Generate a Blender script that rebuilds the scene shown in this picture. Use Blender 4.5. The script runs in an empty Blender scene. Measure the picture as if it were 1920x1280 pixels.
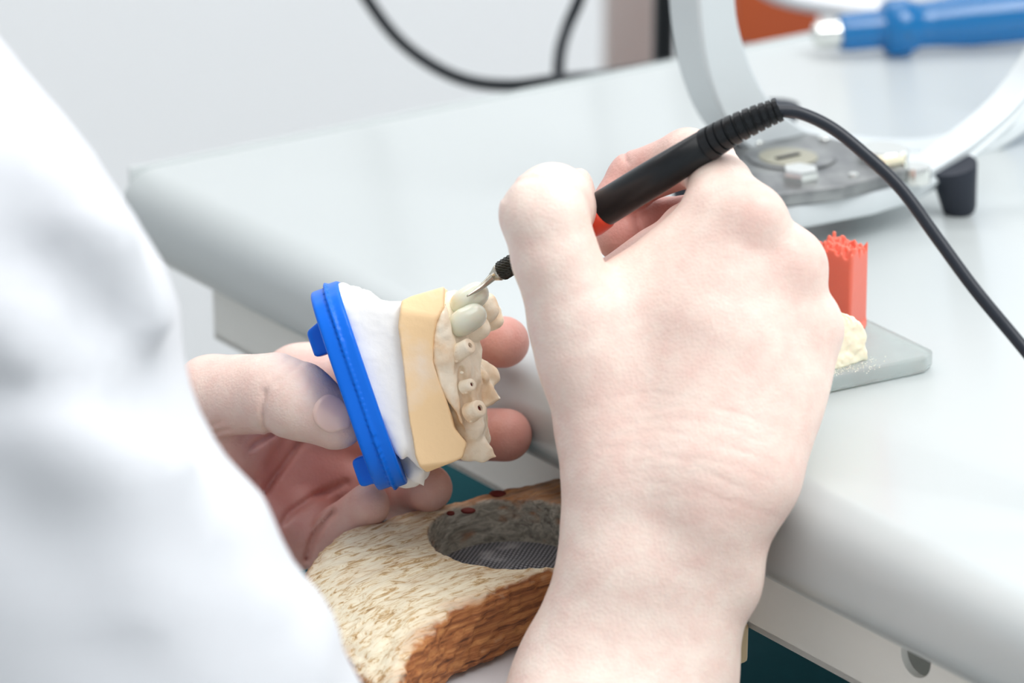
import bpy, math
import numpy as np
from mathutils import Vector
from mathutils.bvhtree import BVHTree

# ------------------------------------------------------------------ camera, world, lights, exposure
SC = bpy.context.scene
F = 5600.0                       # focal length in pixels of the 1920 px frame
TH = math.radians(20.4)          # camera pitch
TOPZ = 0.90                      # bench top height
CAMZ = TOPZ + 0.3445
ct, st = math.cos(TH), math.sin(TH)
AX = np.array([1.0, 0, 0]); UP = np.array([0, st, ct]); FW = np.array([0, ct, -st])
CAM = np.array([0, 0, CAMZ])
cam_d = bpy.data.cameras.new('camera'); cam_o = bpy.data.objects.new('camera', cam_d)
SC.collection.objects.link(cam_o); SC.camera = cam_o
cam_d.sensor_width = 36; cam_d.lens = F / 1920 * 36
cam_o.location = (0, 0, CAMZ); cam_o.rotation_euler = (math.pi / 2 - TH, 0, 0)
cam_d.clip_start = 0.05; cam_d.clip_end = 30
cam_d.dof.use_dof = True; cam_d.dof.focus_distance = 0.915; cam_d.dof.aperture_fstop = 9.5

W = bpy.data.worlds.new('world'); SC.world = W; W.use_nodes = True
bg = W.node_tree.nodes['Background']; bg.inputs[0].default_value = (0.97, 0.985, 1, 1); bg.inputs[1].default_value = 0.58

def area(name, loc, target, size, sizey, power, col):
    l = bpy.data.lights.new(name, 'AREA'); l.shape = 'RECTANGLE'; l.size = size; l.size_y = sizey
    l.energy = power; l.color = col
    o = bpy.data.objects.new(name, l); SC.collection.objects.link(o); o.location = loc
    o.rotation_euler = (Vector(target) - Vector(loc)).to_track_quat('-Z', 'Y').to_euler()
    return o
area('ceiling_light', (0.35, 0.7, 2.6), (0.1, 0.9, 0.9), 1.3, 1.3, 12, (1, 0.99, 0.985))
area('rear_wall_fill', (-0.3, 2.1, 2.7), (-0.3, 2.9, 0.9), 2.4, 0.8, 26, (1, 0.99, 0.985))  # added fill lamp that brightens the back wall
area('window_light', (2.3, 1.9, 2.0), (0.0, 0.9, 0.9), 1.6, 1.4, 10, (0.93, 0.98, 1))
area('side_fill', (0.85, 0.35, 2.3), (0.0, 0.9, 0.9), 0.9, 0.9, 18, (0.97, 0.99, 1))  # added fill lamp aimed at the hands, no window stands here
SC.view_settings.view_transform = 'Standard'; SC.view_settings.look = 'None'
SC.view_settings.exposure = 0.05; SC.view_settings.gamma = 1.0; SC.view_settings.use_curve_mapping = False

# ------------------------------------------------------------------ helpers
def P(px, py, d):
    """world point seen at (px, py) of the 1920x1280 photograph, d metres along the lens axis"""
    return CAM + d * (FW + (px - 960) / F * AX - (py - 640) / F * UP)
def PZ(px, py, z):
    r = FW + (px - 960) / F * AX - (py - 640) / F * UP
    return CAM + r * ((z - CAM[2]) / r[2])
A = np.array

def link(o): SC.collection.objects.link(o); return o
def mesh_obj(name, verts, faces, mat, parent=None, smooth=True, origin=None, auto=None):
    me = bpy.data.meshes.new(name)
    v = np.asarray(verts, dtype=float).reshape(-1, 3)
    org = A(parent.location) if parent is not None and parent.get('_abs') else (A(origin) if origin is not None else np.zeros(3))
    if isinstance(parent, bpy.types.Object) and parent.type == 'MESH': org = A(parent['_org'])
    v = v - org
    if isinstance(faces, np.ndarray):
        me.vertices.add(len(v)); me.vertices.foreach_set('co', v.astype(np.float32).ravel())
        n = len(faces); k = faces.shape[1]
        me.loops.add(n * k); me.loops.foreach_set('vertex_index', faces.astype(np.int32).ravel())
        me.polygons.add(n); me.polygons.foreach_set('loop_start', (np.arange(n) * k).astype(np.int32))
        me.polygons.foreach_set('loop_total', np.full(n, k, dtype=np.int32))
        me.update(calc_edges=True); me.validate()
    else:
        me.from_pydata([tuple(p) for p in v], [], [tuple(f) for f in faces]); me.update()
    me.polygons.foreach_set('use_smooth', [smooth] * len(me.polygons))
    me.materials.append(mat)
    o = link(bpy.data.objects.new(name, me)); o['_org'] = [float(x) for x in org]
    if parent is not None: o.parent = parent
    elif origin is not None: o.location = origin
    if auto is not None:
        me.polygons.foreach_set('use_smooth', [True] * len(me.polygons))
        me.set_sharp_from_angle(angle=math.radians(auto))
    return o
def thing(name, label, cat, loc, group=None):
    o = link(bpy.data.objects.new(name, None)); o.location = [float(x) for x in loc]; o['_abs'] = 1
    o.empty_display_size = 0.01
    o['label'] = label; o['category'] = cat
    if group: o['group'] = group
    return o
def tag(o, label, cat, group=None):
    o['label'] = label; o['category'] = cat
    if group: o['group'] = group
    return o

# ---- signed distance toolkit ----------------------------------------------------------------
class Grid:
    def __init__(s, xs, ys, zs):
        s.ax = [np.asarray(a, dtype=np.float32) for a in (xs, ys, zs)]
        s.v = np.full([len(a) for a in s.ax], 0.05, dtype=np.float32)
    def win(s, lo, hi):
        sl = []
        for a, l, h in zip(s.ax, lo, hi):
            i0 = max(0, int(np.searchsorted(a, l)) - 1); i1 = min(len(a), int(np.searchsorted(a, h)) + 1)
            if i1 <= i0: return None
            sl.append(slice(i0, i1))
        sl = tuple(sl)
        X = s.ax[0][sl[0]][:, None, None]; Y = s.ax[1][sl[1]][None, :, None]; Z = s.ax[2][sl[2]][None, None, :]
        return sl, X, Y, Z
def lin(lo, hi, h): return np.arange(lo, hi + h, h)
def graded(lo, flo, fhi, hi, h, g=1.12, mx=0.014):
    def out(a, b):
        r = []; st_ = h; x = a
        while abs(x - a) < abs(b - a):
            st_ = min(st_ * g, mx); x += math.copysign(st_, b - a); r.append(x)
        return r
    return np.array(out(flo, lo)[::-1] + list(np.arange(flo, fhi, h)) + out(fhi, hi))
def smin(a, b, k):
    h = np.clip(0.5 + 0.5 * (b - a) / k, 0, 1)
    return b + (a - b) * h - k * h * (1 - h)
def smax(a, b, k): return -smin(-a, -b, k)
def cone(X, Y, Z, a, b, ra, rb, flat=None, fs=1.0):
    ab = b - a; L = float(ab @ ab) + 1e-12
    px, py, pz = X - a[0], Y - a[1], Z - a[2]
    t = np.clip((px * ab[0] + py * ab[1] + pz * ab[2]) / L, 0, 1)
    qx, qy, qz = px - t * ab[0], py - t * ab[1], pz - t * ab[2]
    if flat is not None:
        qn = (qx * flat[0] + qy * flat[1] + qz * flat[2]) * (fs - 1)
        qx, qy, qz = qx + qn * flat[0], qy + qn * flat[1], qz + qn * flat[2]
    return (np.sqrt(qx * qx + qy * qy + qz * qz) - (ra + t * (rb - ra))).astype(np.float32)
def chain(g, pts, rad, k=0.004, flat=None, fs=1.0, join=None, joink=(0.001, 0.008, 0.014), ks=0.0025):
    """round-cone chain; join = point where it melts into what is there already"""
    pts = [A(p, dtype=float) for p in pts]; m = max(rad) + 0.02
    lo = np.min(pts, 0) - m; hi = np.max(pts, 0) + m
    w = g.win(lo, hi)
    if w is None: return
    sl, X, Y, Z = w; f = None
    for a, b, ra, rb in zip(pts[:-1], pts[1:], rad[:-1], rad[1:]):
        c = cone(X, Y, Z, a, b, ra, rb, flat, fs)
        f = c if f is None else smin(f, c, min(k, ks))
    if join is not None:
        k0, k1, R = joink
        dd = (X - join[0]) ** 2 + (Y - join[1]) ** 2 + (Z - join[2]) ** 2
        kk = k0 + (k1 - k0) * np.exp(-dd / (R * R))
    else: kk = k
    g.v[sl] = smin(g.v[sl], f, kk)
def ell(g, c, r, axes=None, k=0.004, sub=False):
    c = A(c, dtype=float); m = max(r) + 0.01
    w = g.win(c - m, c + m)
    if w is None: return
    sl, X, Y, Z = w
    ax = np.eye(3) if axes is None else axes
    dx, dy, dz = X - c[0], Y - c[1], Z - c[2]
    q = [(dx * ax[i][0] + dy * ax[i][1] + dz * ax[i][2]) / r[i] for i in range(3)]
    n = np.sqrt(q[0] ** 2 + q[1] ** 2 + q[2] ** 2)
    n2 = np.sqrt((q[0] / r[0]) ** 2 + (q[1] / r[1]) ** 2 + (q[2] / r[2]) ** 2) + 1e-9
    f = n * (n - 1) / n2
    if sub: g.v[sl] = smax(g.v[sl], -f, k)
    else: g.v[sl] = smin(g.v[sl], f, k)
def nets(g):
    v = g.v; ins = v < 0
    s = ins[:-1, :-1, :-1].astype(np.uint8)
    cnt = np.zeros(s.shape, np.uint8)
    for i in (0, 1):
        for j in (0, 1):
            for k in (0, 1):
                cnt += ins[i:v.shape[0] - 1 + i, j:v.shape[1] - 1 + j, k:v.shape[2] - 1 + k]
    act = (cnt > 0) & (cnt < 8)
    I, J, K = np.nonzero(act); n = len(I)
    idx = np.full(s.shape, -1, np.int32); idx[I, J, K] = np.arange(n)
    del cnt, act, s
    cv = {}
    for i in (0, 1):
        for j in (0, 1):
            for k in (0, 1): cv[i, j, k] = v[I + i, J + j, K + k].astype(np.float64)
    cx = [g.ax[a].astype(np.float64) for a in range(3)]
    acc = np.zeros((n, 3)); num = np.zeros(n); IJK = [I, J, K]
    corners = list(cv)
    for c in corners:
        for a in range(3):
            if c[a]: continue
            e = list(c); e[a] = 1; e = tuple(e)
            va, vb = cv[c], cv[e]; m = (va < 0) != (vb < 0)
            t = np.where(m, va / np.where(va - vb == 0, 1, va - vb), 0)
            p = np.zeros((n, 3))
            for b in range(3):
                base = cx[b][IJK[b] + c[b]]
                p[:, b] = base if b != a else base + t * (cx[b][IJK[b] + 1] - cx[b][IJK[b]])
            acc += p * m[:, None]; num += m
    verts = acc / num[:, None]
    faces = []
    sh = ins.shape
    for a in range(3):
        s0 = [slice(None)] * 3; s1 = [slice(None)] * 3
        s0[a] = slice(0, -1); s1[a] = slice(1, None)
        d = ins[tuple(s0)] != ins[tuple(s1)]
        b, c = [(1, 2), (2, 0), (0, 1)][a]
        E = list(np.nonzero(d))
        ok = (E[b] > 0) & (E[c] > 0) & (E[b] < sh[b] - 1) & (E[c] < sh[c] - 1)
        E = [e[ok] for e in E]
        def cell(db, dc):
            q = [E[0].copy(), E[1].copy(), E[2].copy()]; q[b] -= db; q[c] -= dc
            return idx[q[0], q[1], q[2]]
        f = np.stack([cell(1, 1), cell(0, 1), cell(0, 0), cell(1, 0)], 1)
        inn = ins[E[0], E[1], E[2]]
        f[~inn] = f[~inn][:, ::-1]
        faces.append(f)
    return verts, np.concatenate(faces)
RNG = np.random.RandomState(7)
def vnoise(p, scale, seed=0):
    """smooth value noise in [-1, 1] at points p (n, 3)"""
    q = np.asarray(p) / scale; i = np.floor(q).astype(np.int64); f = q - i; f = f * f * (3 - 2 * f)
    def h(ix, iy, iz):
        n = (ix * 374761393 + iy * 668265263 + iz * 2147483647 + seed * 144665) & 0x7fffffff
        n = ((n ^ (n >> 13)) * 1274126177) & 0x7fffffff
        return ((n ^ (n >> 16)) & 0xffff) / 32767.5 - 1
    r = 0
    for a in (0, 1):
        for b in (0, 1):
            for c in (0, 1):
                w = (f[:, 0] if a else 1 - f[:, 0]) * (f[:, 1] if b else 1 - f[:, 1]) * (f[:, 2] if c else 1 - f[:, 2])
                r = r + w * h(i[:, 0] + a, i[:, 1] + b, i[:, 2] + c)
    return r
def vnormals(v, f):
    n = np.zeros_like(v)
    fn = np.cross(v[f[:, 2]] - v[f[:, 0]], v[f[:, 3]] - v[f[:, 1]])
    for k in range(4): 
        for c in range(3): n[:, c] += np.bincount(f[:, k], fn[:, c], len(v))
    return n / (np.linalg.norm(n, axis=1)[:, None] + 1e-12)
def relax(v, f, it=2, lam=0.5):
    for _ in range(it):
        s = np.zeros_like(v); c = np.zeros(len(v))
        for a, b in ((0, 1), (1, 2), (2, 3), (3, 0)):
            for u, w in ((a, b), (b, a)):
                for ch in range(3): s[:, ch] += np.bincount(f[:, u], v[f[:, w]][:, ch], len(v))
                c += np.bincount(f[:, u], minlength=len(v))
        v = v + lam * (s / c[:, None] - v)
    return v

# ---- plain mesh builders -------------------------------------------------------------------
def catmull(pts, n=10):
    p = [2 * pts[0] - pts[1]] + list(pts) + [2 * pts[-1] - pts[-2]]; out = []
    for i in range(1, len(p) - 2):
        for t in np.linspace(0, 1, n, endpoint=False):
            out.append(0.5 * (2 * p[i] + (p[i + 1] - p[i - 1]) * t + (2 * p[i - 1] - 5 * p[i] + 4 * p[i + 1] - p[i + 2]) * t * t
                       + (3 * p[i] - p[i - 1] - 3 * p[i + 1] + p[i + 2]) * t ** 3))
    out.append(p[-2]); return np.array(out)
def tube(path, rad, seg=20, cap=True):
    path = np.asarray(path, float); n = len(path)
    rad = np.full(n, rad) if np.isscalar(rad) else np.asarray(rad)
    T = np.gradient(path, axis=0); T /= np.linalg.norm(T, axis=1)[:, None] + 1e-12
    u = np.cross(T[0], [0.3, 0.5, 0.8]); u /= np.linalg.norm(u); V = []; Fc = []
    for i in range(n):
        u = u - T[i] * (u @ T[i]); u /= np.linalg.norm(u); w = np.cross(T[i], u)
        for j in range(seg):
            a = 2 * math.pi * j / seg; V.append(path[i] + rad[i] * (math.cos(a) * u + math.sin(a) * w))
    for i in range(n - 1):
        for j in range(seg):
            k = (j + 1) % seg; Fc.append((i * seg + j, i * seg + k, (i + 1) * seg + k, (i + 1) * seg + j))
    if cap: Fc.append(tuple(range(seg))[::-1]); Fc.append(tuple((n - 1) * seg + j for j in range(seg)))
    return V, Fc
def lathe(a, b, prof, seg=32):
    """prof: list of (t along a->b in 0..1, radius)"""
    a = A(a, float); b = A(b, float); t = A([p[0] for p in prof]); path = a + t[:, None] * (b - a)
    T = (b - a) / np.linalg.norm(b - a); u = np.cross(T, [0.3, 0.5, 0.8]); u /= np.linalg.norm(u); w = np.cross(T, u); V = []; Fc = []
    for i, (tt, r) in enumerate(prof):
        for j in range(seg):
            q = 2 * math.pi * j / seg; V.append(path[i] + r * (math.cos(q) * u + math.sin(q) * w))
    for i in range(len(prof) - 1):
        for j in range(seg):
            k = (j + 1) % seg; Fc.append((i * seg + j, i * seg + k, (i + 1) * seg + k, (i + 1) * seg + j))
    Fc.append(tuple(range(seg))[::-1]); Fc.append(tuple((len(prof) - 1) * seg + j for j in range(seg)))
    return V, Fc
def merge(*parts):
    V = []; Fc = []
    for v, f in parts:
        n = len(V); V += [A(p) for p in v]; Fc += [tuple(i + n for i in q) for q in f]
    return V, Fc
def box(o, ex, ey, ez):
    """corner o and three edge vectors"""
    V = [o + a * ex + b * ey + c * ez for c in (0, 1) for b in (0, 1) for a in (0, 1)]
    Fc = [(0, 2, 3, 1), (4, 5, 7, 6), (0, 1, 5, 4), (2, 6, 7, 3), (0, 4, 6, 2), (1, 3, 7, 5)]
    if np.dot(np.cross(ex, ey), ez) < 0: Fc = [f[::-1] for f in Fc]
    return V, Fc
def rbox(o, ex, ey, ez, r, seg=3):
    """box with bevelled edges through bmesh"""
    import bmesh
    V, Fc = box(A(o, float), A(ex, float), A(ey, float), A(ez, float))
    bm = bmesh.new(); vs = [bm.verts.new(p) for p in V]
    for f in Fc: bm.faces.new([vs[i] for i in f])
    bmesh.ops.bevel(bm, geom=list(bm.edges), offset=r, segments=seg, profile=0.5, affect='EDGES')
    bm.verts.index_update()
    out = [A(v.co) for v in bm.verts], [tuple(v.index for v in f.verts) for f in bm.faces]
    bm.free(); return out
def prism(poly, vec, bev=0.0, seg=3):
    """poly: list of 3-D points (planar), extruded by vec"""
    import bmesh
    bm = bmesh.new(); n = len(poly)
    a = [bm.verts.new(p) for p in poly]; b = [bm.verts.new(A(p) + vec) for p in poly]
    bm.faces.new(a); bm.faces.new(b[::-1])
    for i in range(n): bm.faces.new((a[i], b[i], b[(i + 1) % n], a[(i + 1) % n])[::-1])
    bmesh.ops.recalc_face_normals(bm, faces=bm.faces)
    if bev: bmesh.ops.bevel(bm, geom=list(bm.edges), offset=bev, segments=seg, profile=0.5, affect='EDGES', clamp_overlap=True)
    bm.verts.index_update()
    out = [A(v.co) for v in bm.verts], [tuple(v.index for v in f.verts) for f in bm.faces]
    bm.free(); return out

# ---- materials -----------------------------------------------------------------------------
def mat(name, col, rough=0.5, metal=0.0, spec=0.5, coat=0.0, sss=0.0, bump=None, trans=0.0, ior=1.45, var=None, sheen=0.0):
    m = bpy.data.materials.new(name); m.use_nodes = True; nt = m.node_tree; N = nt.nodes; Lk = nt.links
    b = N['Principled BSDF']; b.inputs['Base Color'].default_value = (*col, 1); b.inputs['Roughness'].default_value = rough
    b.inputs['Metallic'].default_value = metal; b.inputs['Specular IOR Level'].default_value = spec
    b.inputs['Coat Weight'].default_value = coat; b.inputs['Coat Roughness'].default_value = 0.15
    b.inputs['Transmission Weight'].default_value = trans; b.inputs['IOR'].default_value = ior
    if sheen: b.inputs['Sheen Weight'].default_value = sheen
    if sss:
        b.inputs['Subsurface Weight'].default_value = sss; b.inputs['Subsurface Radius'].default_value = (1, 0.45, 0.3); b.inputs['Subsurface Scale'].default_value = 0.004
    tc = N.new('ShaderNodeTexCoord')
    if bump:
        sc, strg, dist = bump
        n = N.new('ShaderNodeTexNoise'); n.inputs['Scale'].default_value = sc; n.inputs['Detail'].default_value = 5
        Lk.new(tc.outputs['Object'], n.inputs['Vector'])
        bp = N.new('ShaderNodeBump'); bp.inputs['Strength'].default_value = strg; bp.inputs['Distance'].default_value = dist
        Lk.new(n.outputs['Fac'], bp.inputs['Height']); Lk.new(bp.outputs['Normal'], b.inputs['Normal'])
    if var:
        sc, col2, lo, hi = var
        n = N.new('ShaderNodeTexNoise'); n.inputs['Scale'].default_value = sc; n.inputs['Detail'].default_value = 4
        Lk.new(tc.outputs['Object'], n.inputs['Vector'])
        r = N.new('ShaderNodeValToRGB'); r.color_ramp.elements[0].position = lo; r.color_ramp.elements[1].position = hi
        r.color_ramp.elements[0].color = (*col, 1); r.color_ramp.elements[1].color = (*col2, 1)
        Lk.new(n.outputs['Fac'], r.inputs['Fac']); Lk.new(r.outputs['Color'], b.inputs['Base Color'])
    return m
def S(r, g, b):
    f = lambda c: ((c / 255 + 0.055) / 1.055) ** 2.4 if c > 10 else c / 255 / 12.92
    return (f(r), f(g), f(b))

M = {}
M['laminate'] = mat('white_laminate', S(200, 206, 206), 0.30, coat=0.15, bump=(900, 0.03, 0.0003))
M['apron'] = mat('grey_metal_paint', S(242, 240, 233), 0.5, bump=(400, 0.05, 0.0005))
M['wall'] = mat('white_wall_paint', S(238, 242, 245), 0.9, bump=(60, 0.05, 0.002))
M['floor'] = mat('grey_floor_vinyl', S(190, 188, 184), 0.6)
M['cloth'] = mat('white_cotton', S(210, 212, 216), 0.9, sheen=0.1, bump=(700, 0.12, 0.0006))
M['teal'] = mat('teal_cotton', S(0, 70, 78), 0.9, bump=(300, 0.2, 0.001))
M['blue'] = mat('blue_plastic', S(0, 108, 226), 0.38, spec=0.3, bump=(250, 0.04, 0.0006))
M['plaster'] = mat('white_plaster', S(250, 250, 249), 0.85, bump=(700, 0.16, 0.0005))
M['stone'] = mat('tan_dental_stone', S(252, 217, 168), 0.55, var=(60, S(250, 232, 212), 0.52, 0.75), bump=(500, 0.2, 0.0006))
M['gum'] = mat('cream_dental_stone', S(254, 242, 220), 0.6, bump=(420, 0.4, 0.0012), var=(110, S(236, 200, 158), 0.45, 0.75))
M['ceramic'] = mat('ceramic_crown', S(228, 230, 212), 0.2, coat=0.4, sss=0.3)
M['hole'] = mat('dark_red_hole', S(96, 26, 18), 0.7)
M['black'] = mat('black_rubber', S(10, 14, 18), 0.33, spec=0.4, bump=(500, 0.05, 0.0004))
M['cord'] = mat('black_cord', S(26, 32, 42), 0.42)
M['red'] = mat('red_plastic', S(214, 66, 40), 0.35)
M['beige'] = mat('beige_plastic', S(205, 180, 140), 0.4)
M['steel'] = mat('steel', S(190, 185, 172), 0.25, metal=1.0)
M['dark_steel'] = mat('knurled_dark_steel', S(60, 58, 52), 0.35, metal=0.9)
M['silver'] = mat('silver_paint', S(206, 212, 214), 0.42, metal=0.15, bump=(600, 0.04, 0.0004))
M['plate'] = mat('machined_metal', S(150, 152, 152), 0.38, metal=0.75, var=(70, S(118, 120, 122), 0.4, 0.62), bump=(200, 0.15, 0.0006))
M['chrome'] = mat('chrome', S(225, 226, 222), 0.15, metal=1.0)
M['brass'] = mat('dull_brass', S(168, 165, 148), 0.4, metal=0.7)
M['navy'] = mat('dark_rubber_foot', S(30, 36, 48), 0.6, bump=(300, 0.2, 0.001))
M['redwax'] = mat('red_wax', S(226, 112, 92), 0.32, sss=0.35, bump=(180, 0.2, 0.0008))
M['creamwax'] = mat('cream_wax', S(244, 232, 206), 0.4, sss=0.4, bump=(200, 0.35, 0.001))
M['powder'] = mat('cream_powder', S(246, 240, 224), 0.8, bump=(900, 0.6, 0.0008))
M['glass'] = mat('frosted_glass', S(236, 246, 244), 0.25, trans=0.75, ior=1.45, bump=(260, 0.08, 0.0005))
M['bluetool'] = mat('blue_clear_plastic', S(0, 122, 190), 0.12, spec=0.3, trans=0.5, coat=0.4)
M['orange'] = mat('orange_panel', S(190, 88, 42), 0.7, var=(6, S(160, 70, 40), 0.4, 0.7))
M['taupe'] = mat('taupe_panel', S(190, 184, 181), 0.8)
M['white_metal'] = mat('white_enamel', S(236, 238, 242), 0.25, coat=0.3)

def skin_mat():
    m = bpy.data.materials.new('skin'); m.use_nodes = True; nt = m.node_tree; N = nt.nodes; Lk = nt.links
    b = N['Principled BSDF']; b.inputs['Roughness'].default_value = 0.46; b.inputs['Specular IOR Level'].default_value = 0.4
    b.inputs['Subsurface Weight'].default_value = 0.15; b.inputs['Subsurface Radius'].default_value = (1, 0.4, 0.25); b.inputs['Subsurface Scale'].default_value = 0.004
    tc = N.new('ShaderNodeTexCoord'); at = N.new('ShaderNodeAttribute'); at.attribute_name = 'flush_shade'
    n1 = N.new('ShaderNodeTexNoise'); n1.inputs['Scale'].default_value = 150; n1.inputs['Detail'].default_value = 5; n1.inputs['Roughness'].default_value = 0.6
    Lk.new(tc.outputs['Object'], n1.inputs['Vector'])
    r = N.new('ShaderNodeValToRGB'); r.color_ramp.elements[0].position = 0.3; r.color_ramp.elements[1].position = 0.72
    r.color_ramp.elements[0].color = (*S(242, 225, 212), 1); r.color_ramp.elements[1].color = (*S(236, 207, 195), 1)
    Lk.new(n1.outputs['Fac'], r.inputs['Fac'])
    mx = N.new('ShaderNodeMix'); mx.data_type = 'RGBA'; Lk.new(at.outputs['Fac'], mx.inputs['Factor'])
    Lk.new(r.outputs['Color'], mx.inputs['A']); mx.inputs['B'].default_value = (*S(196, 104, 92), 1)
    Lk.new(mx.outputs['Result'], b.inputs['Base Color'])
    # fine skin relief: pores plus cross-hatched lines
    v = N.new('ShaderNodeTexVoronoi'); v.inputs['Scale'].default_value = 1100; Lk.new(tc.outputs['Object'], v.inputs['Vector'])
    n2 = N.new('ShaderNodeTexNoise'); n2.inputs['Scale'].default_value = 650; n2.inputs['Detail'].default_value = 6; Lk.new(tc.outputs['Object'], n2.inputs['Vector'])
    ad = N.new('ShaderNodeMath'); ad.operation = 'MULTIPLY_ADD'; Lk.new(v.outputs['Distance'], ad.inputs[0]); ad.inputs[1].default_value = 0.5; Lk.new(n2.outputs['Fac'], ad.inputs[2])
    bp = N.new('ShaderNodeBump'); bp.inputs['Strength'].default_value = 0.26; bp.inputs['Distance'].default_value = 0.0006
    Lk.new(ad.outputs[0], bp.inputs['Height']); Lk.new(bp.outputs['Normal'], b.inputs['Normal'])
    return m
M['skin'] = skin_mat()
M['nail'] = mat('fingernail', S(244, 208, 196), 0.2, coat=0.5, sss=0.2, bump=(150, 0.1, 0.0004))

def wood_mat():
    m = bpy.data.materials.new('worn_oak'); m.use_nodes = True; nt = m.node_tree; N = nt.nodes; Lk = nt.links
    b = N['Principled BSDF']; b.inputs['Roughness'].default_value = 0.6
    tc = N.new('ShaderNodeTexCoord'); mp = N.new('ShaderNodeMapping'); mp.inputs['Rotation'].default_value = (0, 0, -math.atan2(0.6, 0.8))
    Lk.new(tc.outputs['Object'], mp.inputs['Vector'])
    sc = N.new('ShaderNodeVectorMath'); sc.operation = 'MULTIPLY'; sc.inputs[1].default_value = (9, 420, 620); Lk.new(mp.outputs[0], sc.inputs[0])
    g = N.new('ShaderNodeTexNoise'); g.inputs['Scale'].default_value = 1; g.inputs['Detail'].default_value = 6; g.inputs['Roughness'].default_value = 0.65; Lk.new(sc.outputs[0], g.inputs['Vector'])
    r = N.new('ShaderNodeValToRGB'); e = r.color_ramp.elements
    e[0].position = 0.3; e[0].color = (*S(78, 42, 22), 1); e[1].position = 0.72; e[1].color = (*S(222, 158, 96), 1)
    x = e.new(0.48); x.color = (*S(172, 106, 60), 1)
    Lk.new(g.outputs['Fac'], r.inputs['Fac'])
    sc2 = N.new('ShaderNodeVectorMath'); sc2.operation = 'MULTIPLY'; sc2.inputs[1].default_value = (120, 520, 520); Lk.new(mp.outputs[0], sc2.inputs[0])
    n2 = N.new('ShaderNodeTexNoise'); n2.inputs['Scale'].default_value = 1; n2.inputs['Detail'].default_value = 8; n2.inputs['Roughness'].default_value = 0.72; n2.inputs['Distortion'].default_value = 1.0; Lk.new(sc2.outputs[0], n2.inputs['Vector'])
    r2 = N.new('ShaderNodeValToRGB'); e = r2.color_ramp.elements
    e[0].position = 0.30; e[0].color = (*S(120, 84, 48), 1); e[1].position = 0.60; e[1].color = (*S(242, 232, 206), 1)
    x = e.new(0.42); x.color = (*S(204, 172, 124), 1); x = e.new(0.50); x.color = (*S(236, 222, 192), 1)
    Lk.new(n2.outputs['Fac'], r2.inputs['Fac'])
    at = N.new('ShaderNodeAttribute'); at.attribute_name = 'wear'
    a2 = N.new('ShaderNodeAttribute'); a2.attribute_name = 'hole_grey'
    mx = N.new('ShaderNodeMix'); mx.data_type = 'RGBA'; Lk.new(at.outputs['Fac'], mx.inputs['Factor']); Lk.new(r.outputs['Color'], mx.inputs['A']); Lk.new(r2.outputs['Color'], mx.inputs['B'])
    r3 = N.new('ShaderNodeValToRGB'); e = r3.color_ramp.elements
    e[0].position = 0.35; e[0].color = (*S(116, 112, 102), 1); e[1].position = 0.66; e[1].color = (*S(215, 210, 196), 1); Lk.new(n2.outputs['Fac'], r3.inputs['Fac'])
    m2 = N.new('ShaderNodeMix'); m2.data_type = 'RGBA'; Lk.new(a2.outputs['Fac'], m2.inputs['Factor']); Lk.new(mx.outputs['Result'], m2.inputs['A']); Lk.new(r3.outputs['Color'], m2.inputs['B'])
    Lk.new(m2.outputs['Result'], b.inputs['Base Color'])
    bp = N.new('ShaderNodeBump'); bp.inputs['Strength'].default_value = 0.55; bp.inputs['Distance'].default_value = 0.0012
    Lk.new(n2.outputs['Fac'], bp.inputs['Height']); Lk.new(bp.outputs['Normal'], b.inputs['Normal'])
    return m
M['wood'] = wood_mat()

def weave_mat():
    m = bpy.data.materials.new('grey_woven_mesh'); m.use_nodes = True; nt = m.node_tree; N = nt.nodes; Lk = nt.links
    b = N['Principled BSDF']; b.inputs['Roughness'].default_value = 0.7
    tc = N.new('ShaderNodeTexCoord')
    def wave(rot):
        mp = N.new('ShaderNodeMapping'); mp.inputs['Rotation'].default_value = (0, 0, rot); Lk.new(tc.outputs['Object'], mp.inputs['Vector'])
        w = N.new('ShaderNodeTexWave'); w.inputs['Scale'].default_value = 240; w.inputs['Distortion'].default_value = 0.4; Lk.new(mp.outputs[0], w.inputs['Vector']); return w
    w1, w2 = wave(0.3), wave(0.3 + math.pi / 2)
    mu = N.new('ShaderNodeMath'); mu.operation = 'MULTIPLY'; Lk.new(w1.outputs['Fac'], mu.inputs[0]); Lk.new(w2.outputs['Fac'], mu.inputs[1])
    n = N.new('ShaderNodeTexNoise'); n.inputs['Scale'].default_value = 60; n.inputs['Detail'].default_value = 5; Lk.new(tc.outputs['Object'], n.inputs['Vector'])
    r = N.new('ShaderNodeValToRGB'); r.color_ramp.elements[0].position = 0.05; r.color_ramp.elements[1].position = 0.5
    r.color_ramp.elements[0].color = (*S(60, 62, 68), 1); r.color_ramp.elements[1].color = (*S(165, 165, 170), 1)
    Lk.new(mu.outputs[0], r.inputs['Fac'])
    r2 = N.new('ShaderNodeValToRGB'); r2.color_ramp.elements[0].position = 0.55; r2.color_ramp.elements[1].position = 0.72; Lk.new(n.outputs['Fac'], r2.inputs['Fac'])
    mx = N.new('ShaderNodeMix'); mx.data_type = 'RGBA'; Lk.new(r2.outputs['Color'], mx.inputs['Factor']); Lk.new(r.outputs['Color'], mx.inputs['A']); mx.inputs['B'].default_value = (*S(190, 188, 190), 1)
    Lk.new(mx.outputs['Result'], b.inputs['Base Color'])
    bp = N.new('ShaderNodeBump'); bp.inputs['Strength'].default_value = 0.6; bp.inputs['Distance'].default_value = 0.0006; Lk.new(mu.outputs[0], bp.inputs['Height']); Lk.new(bp.outputs['Normal'], b.inputs['Normal'])
    return m
M['weave'] = weave_mat()

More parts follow.
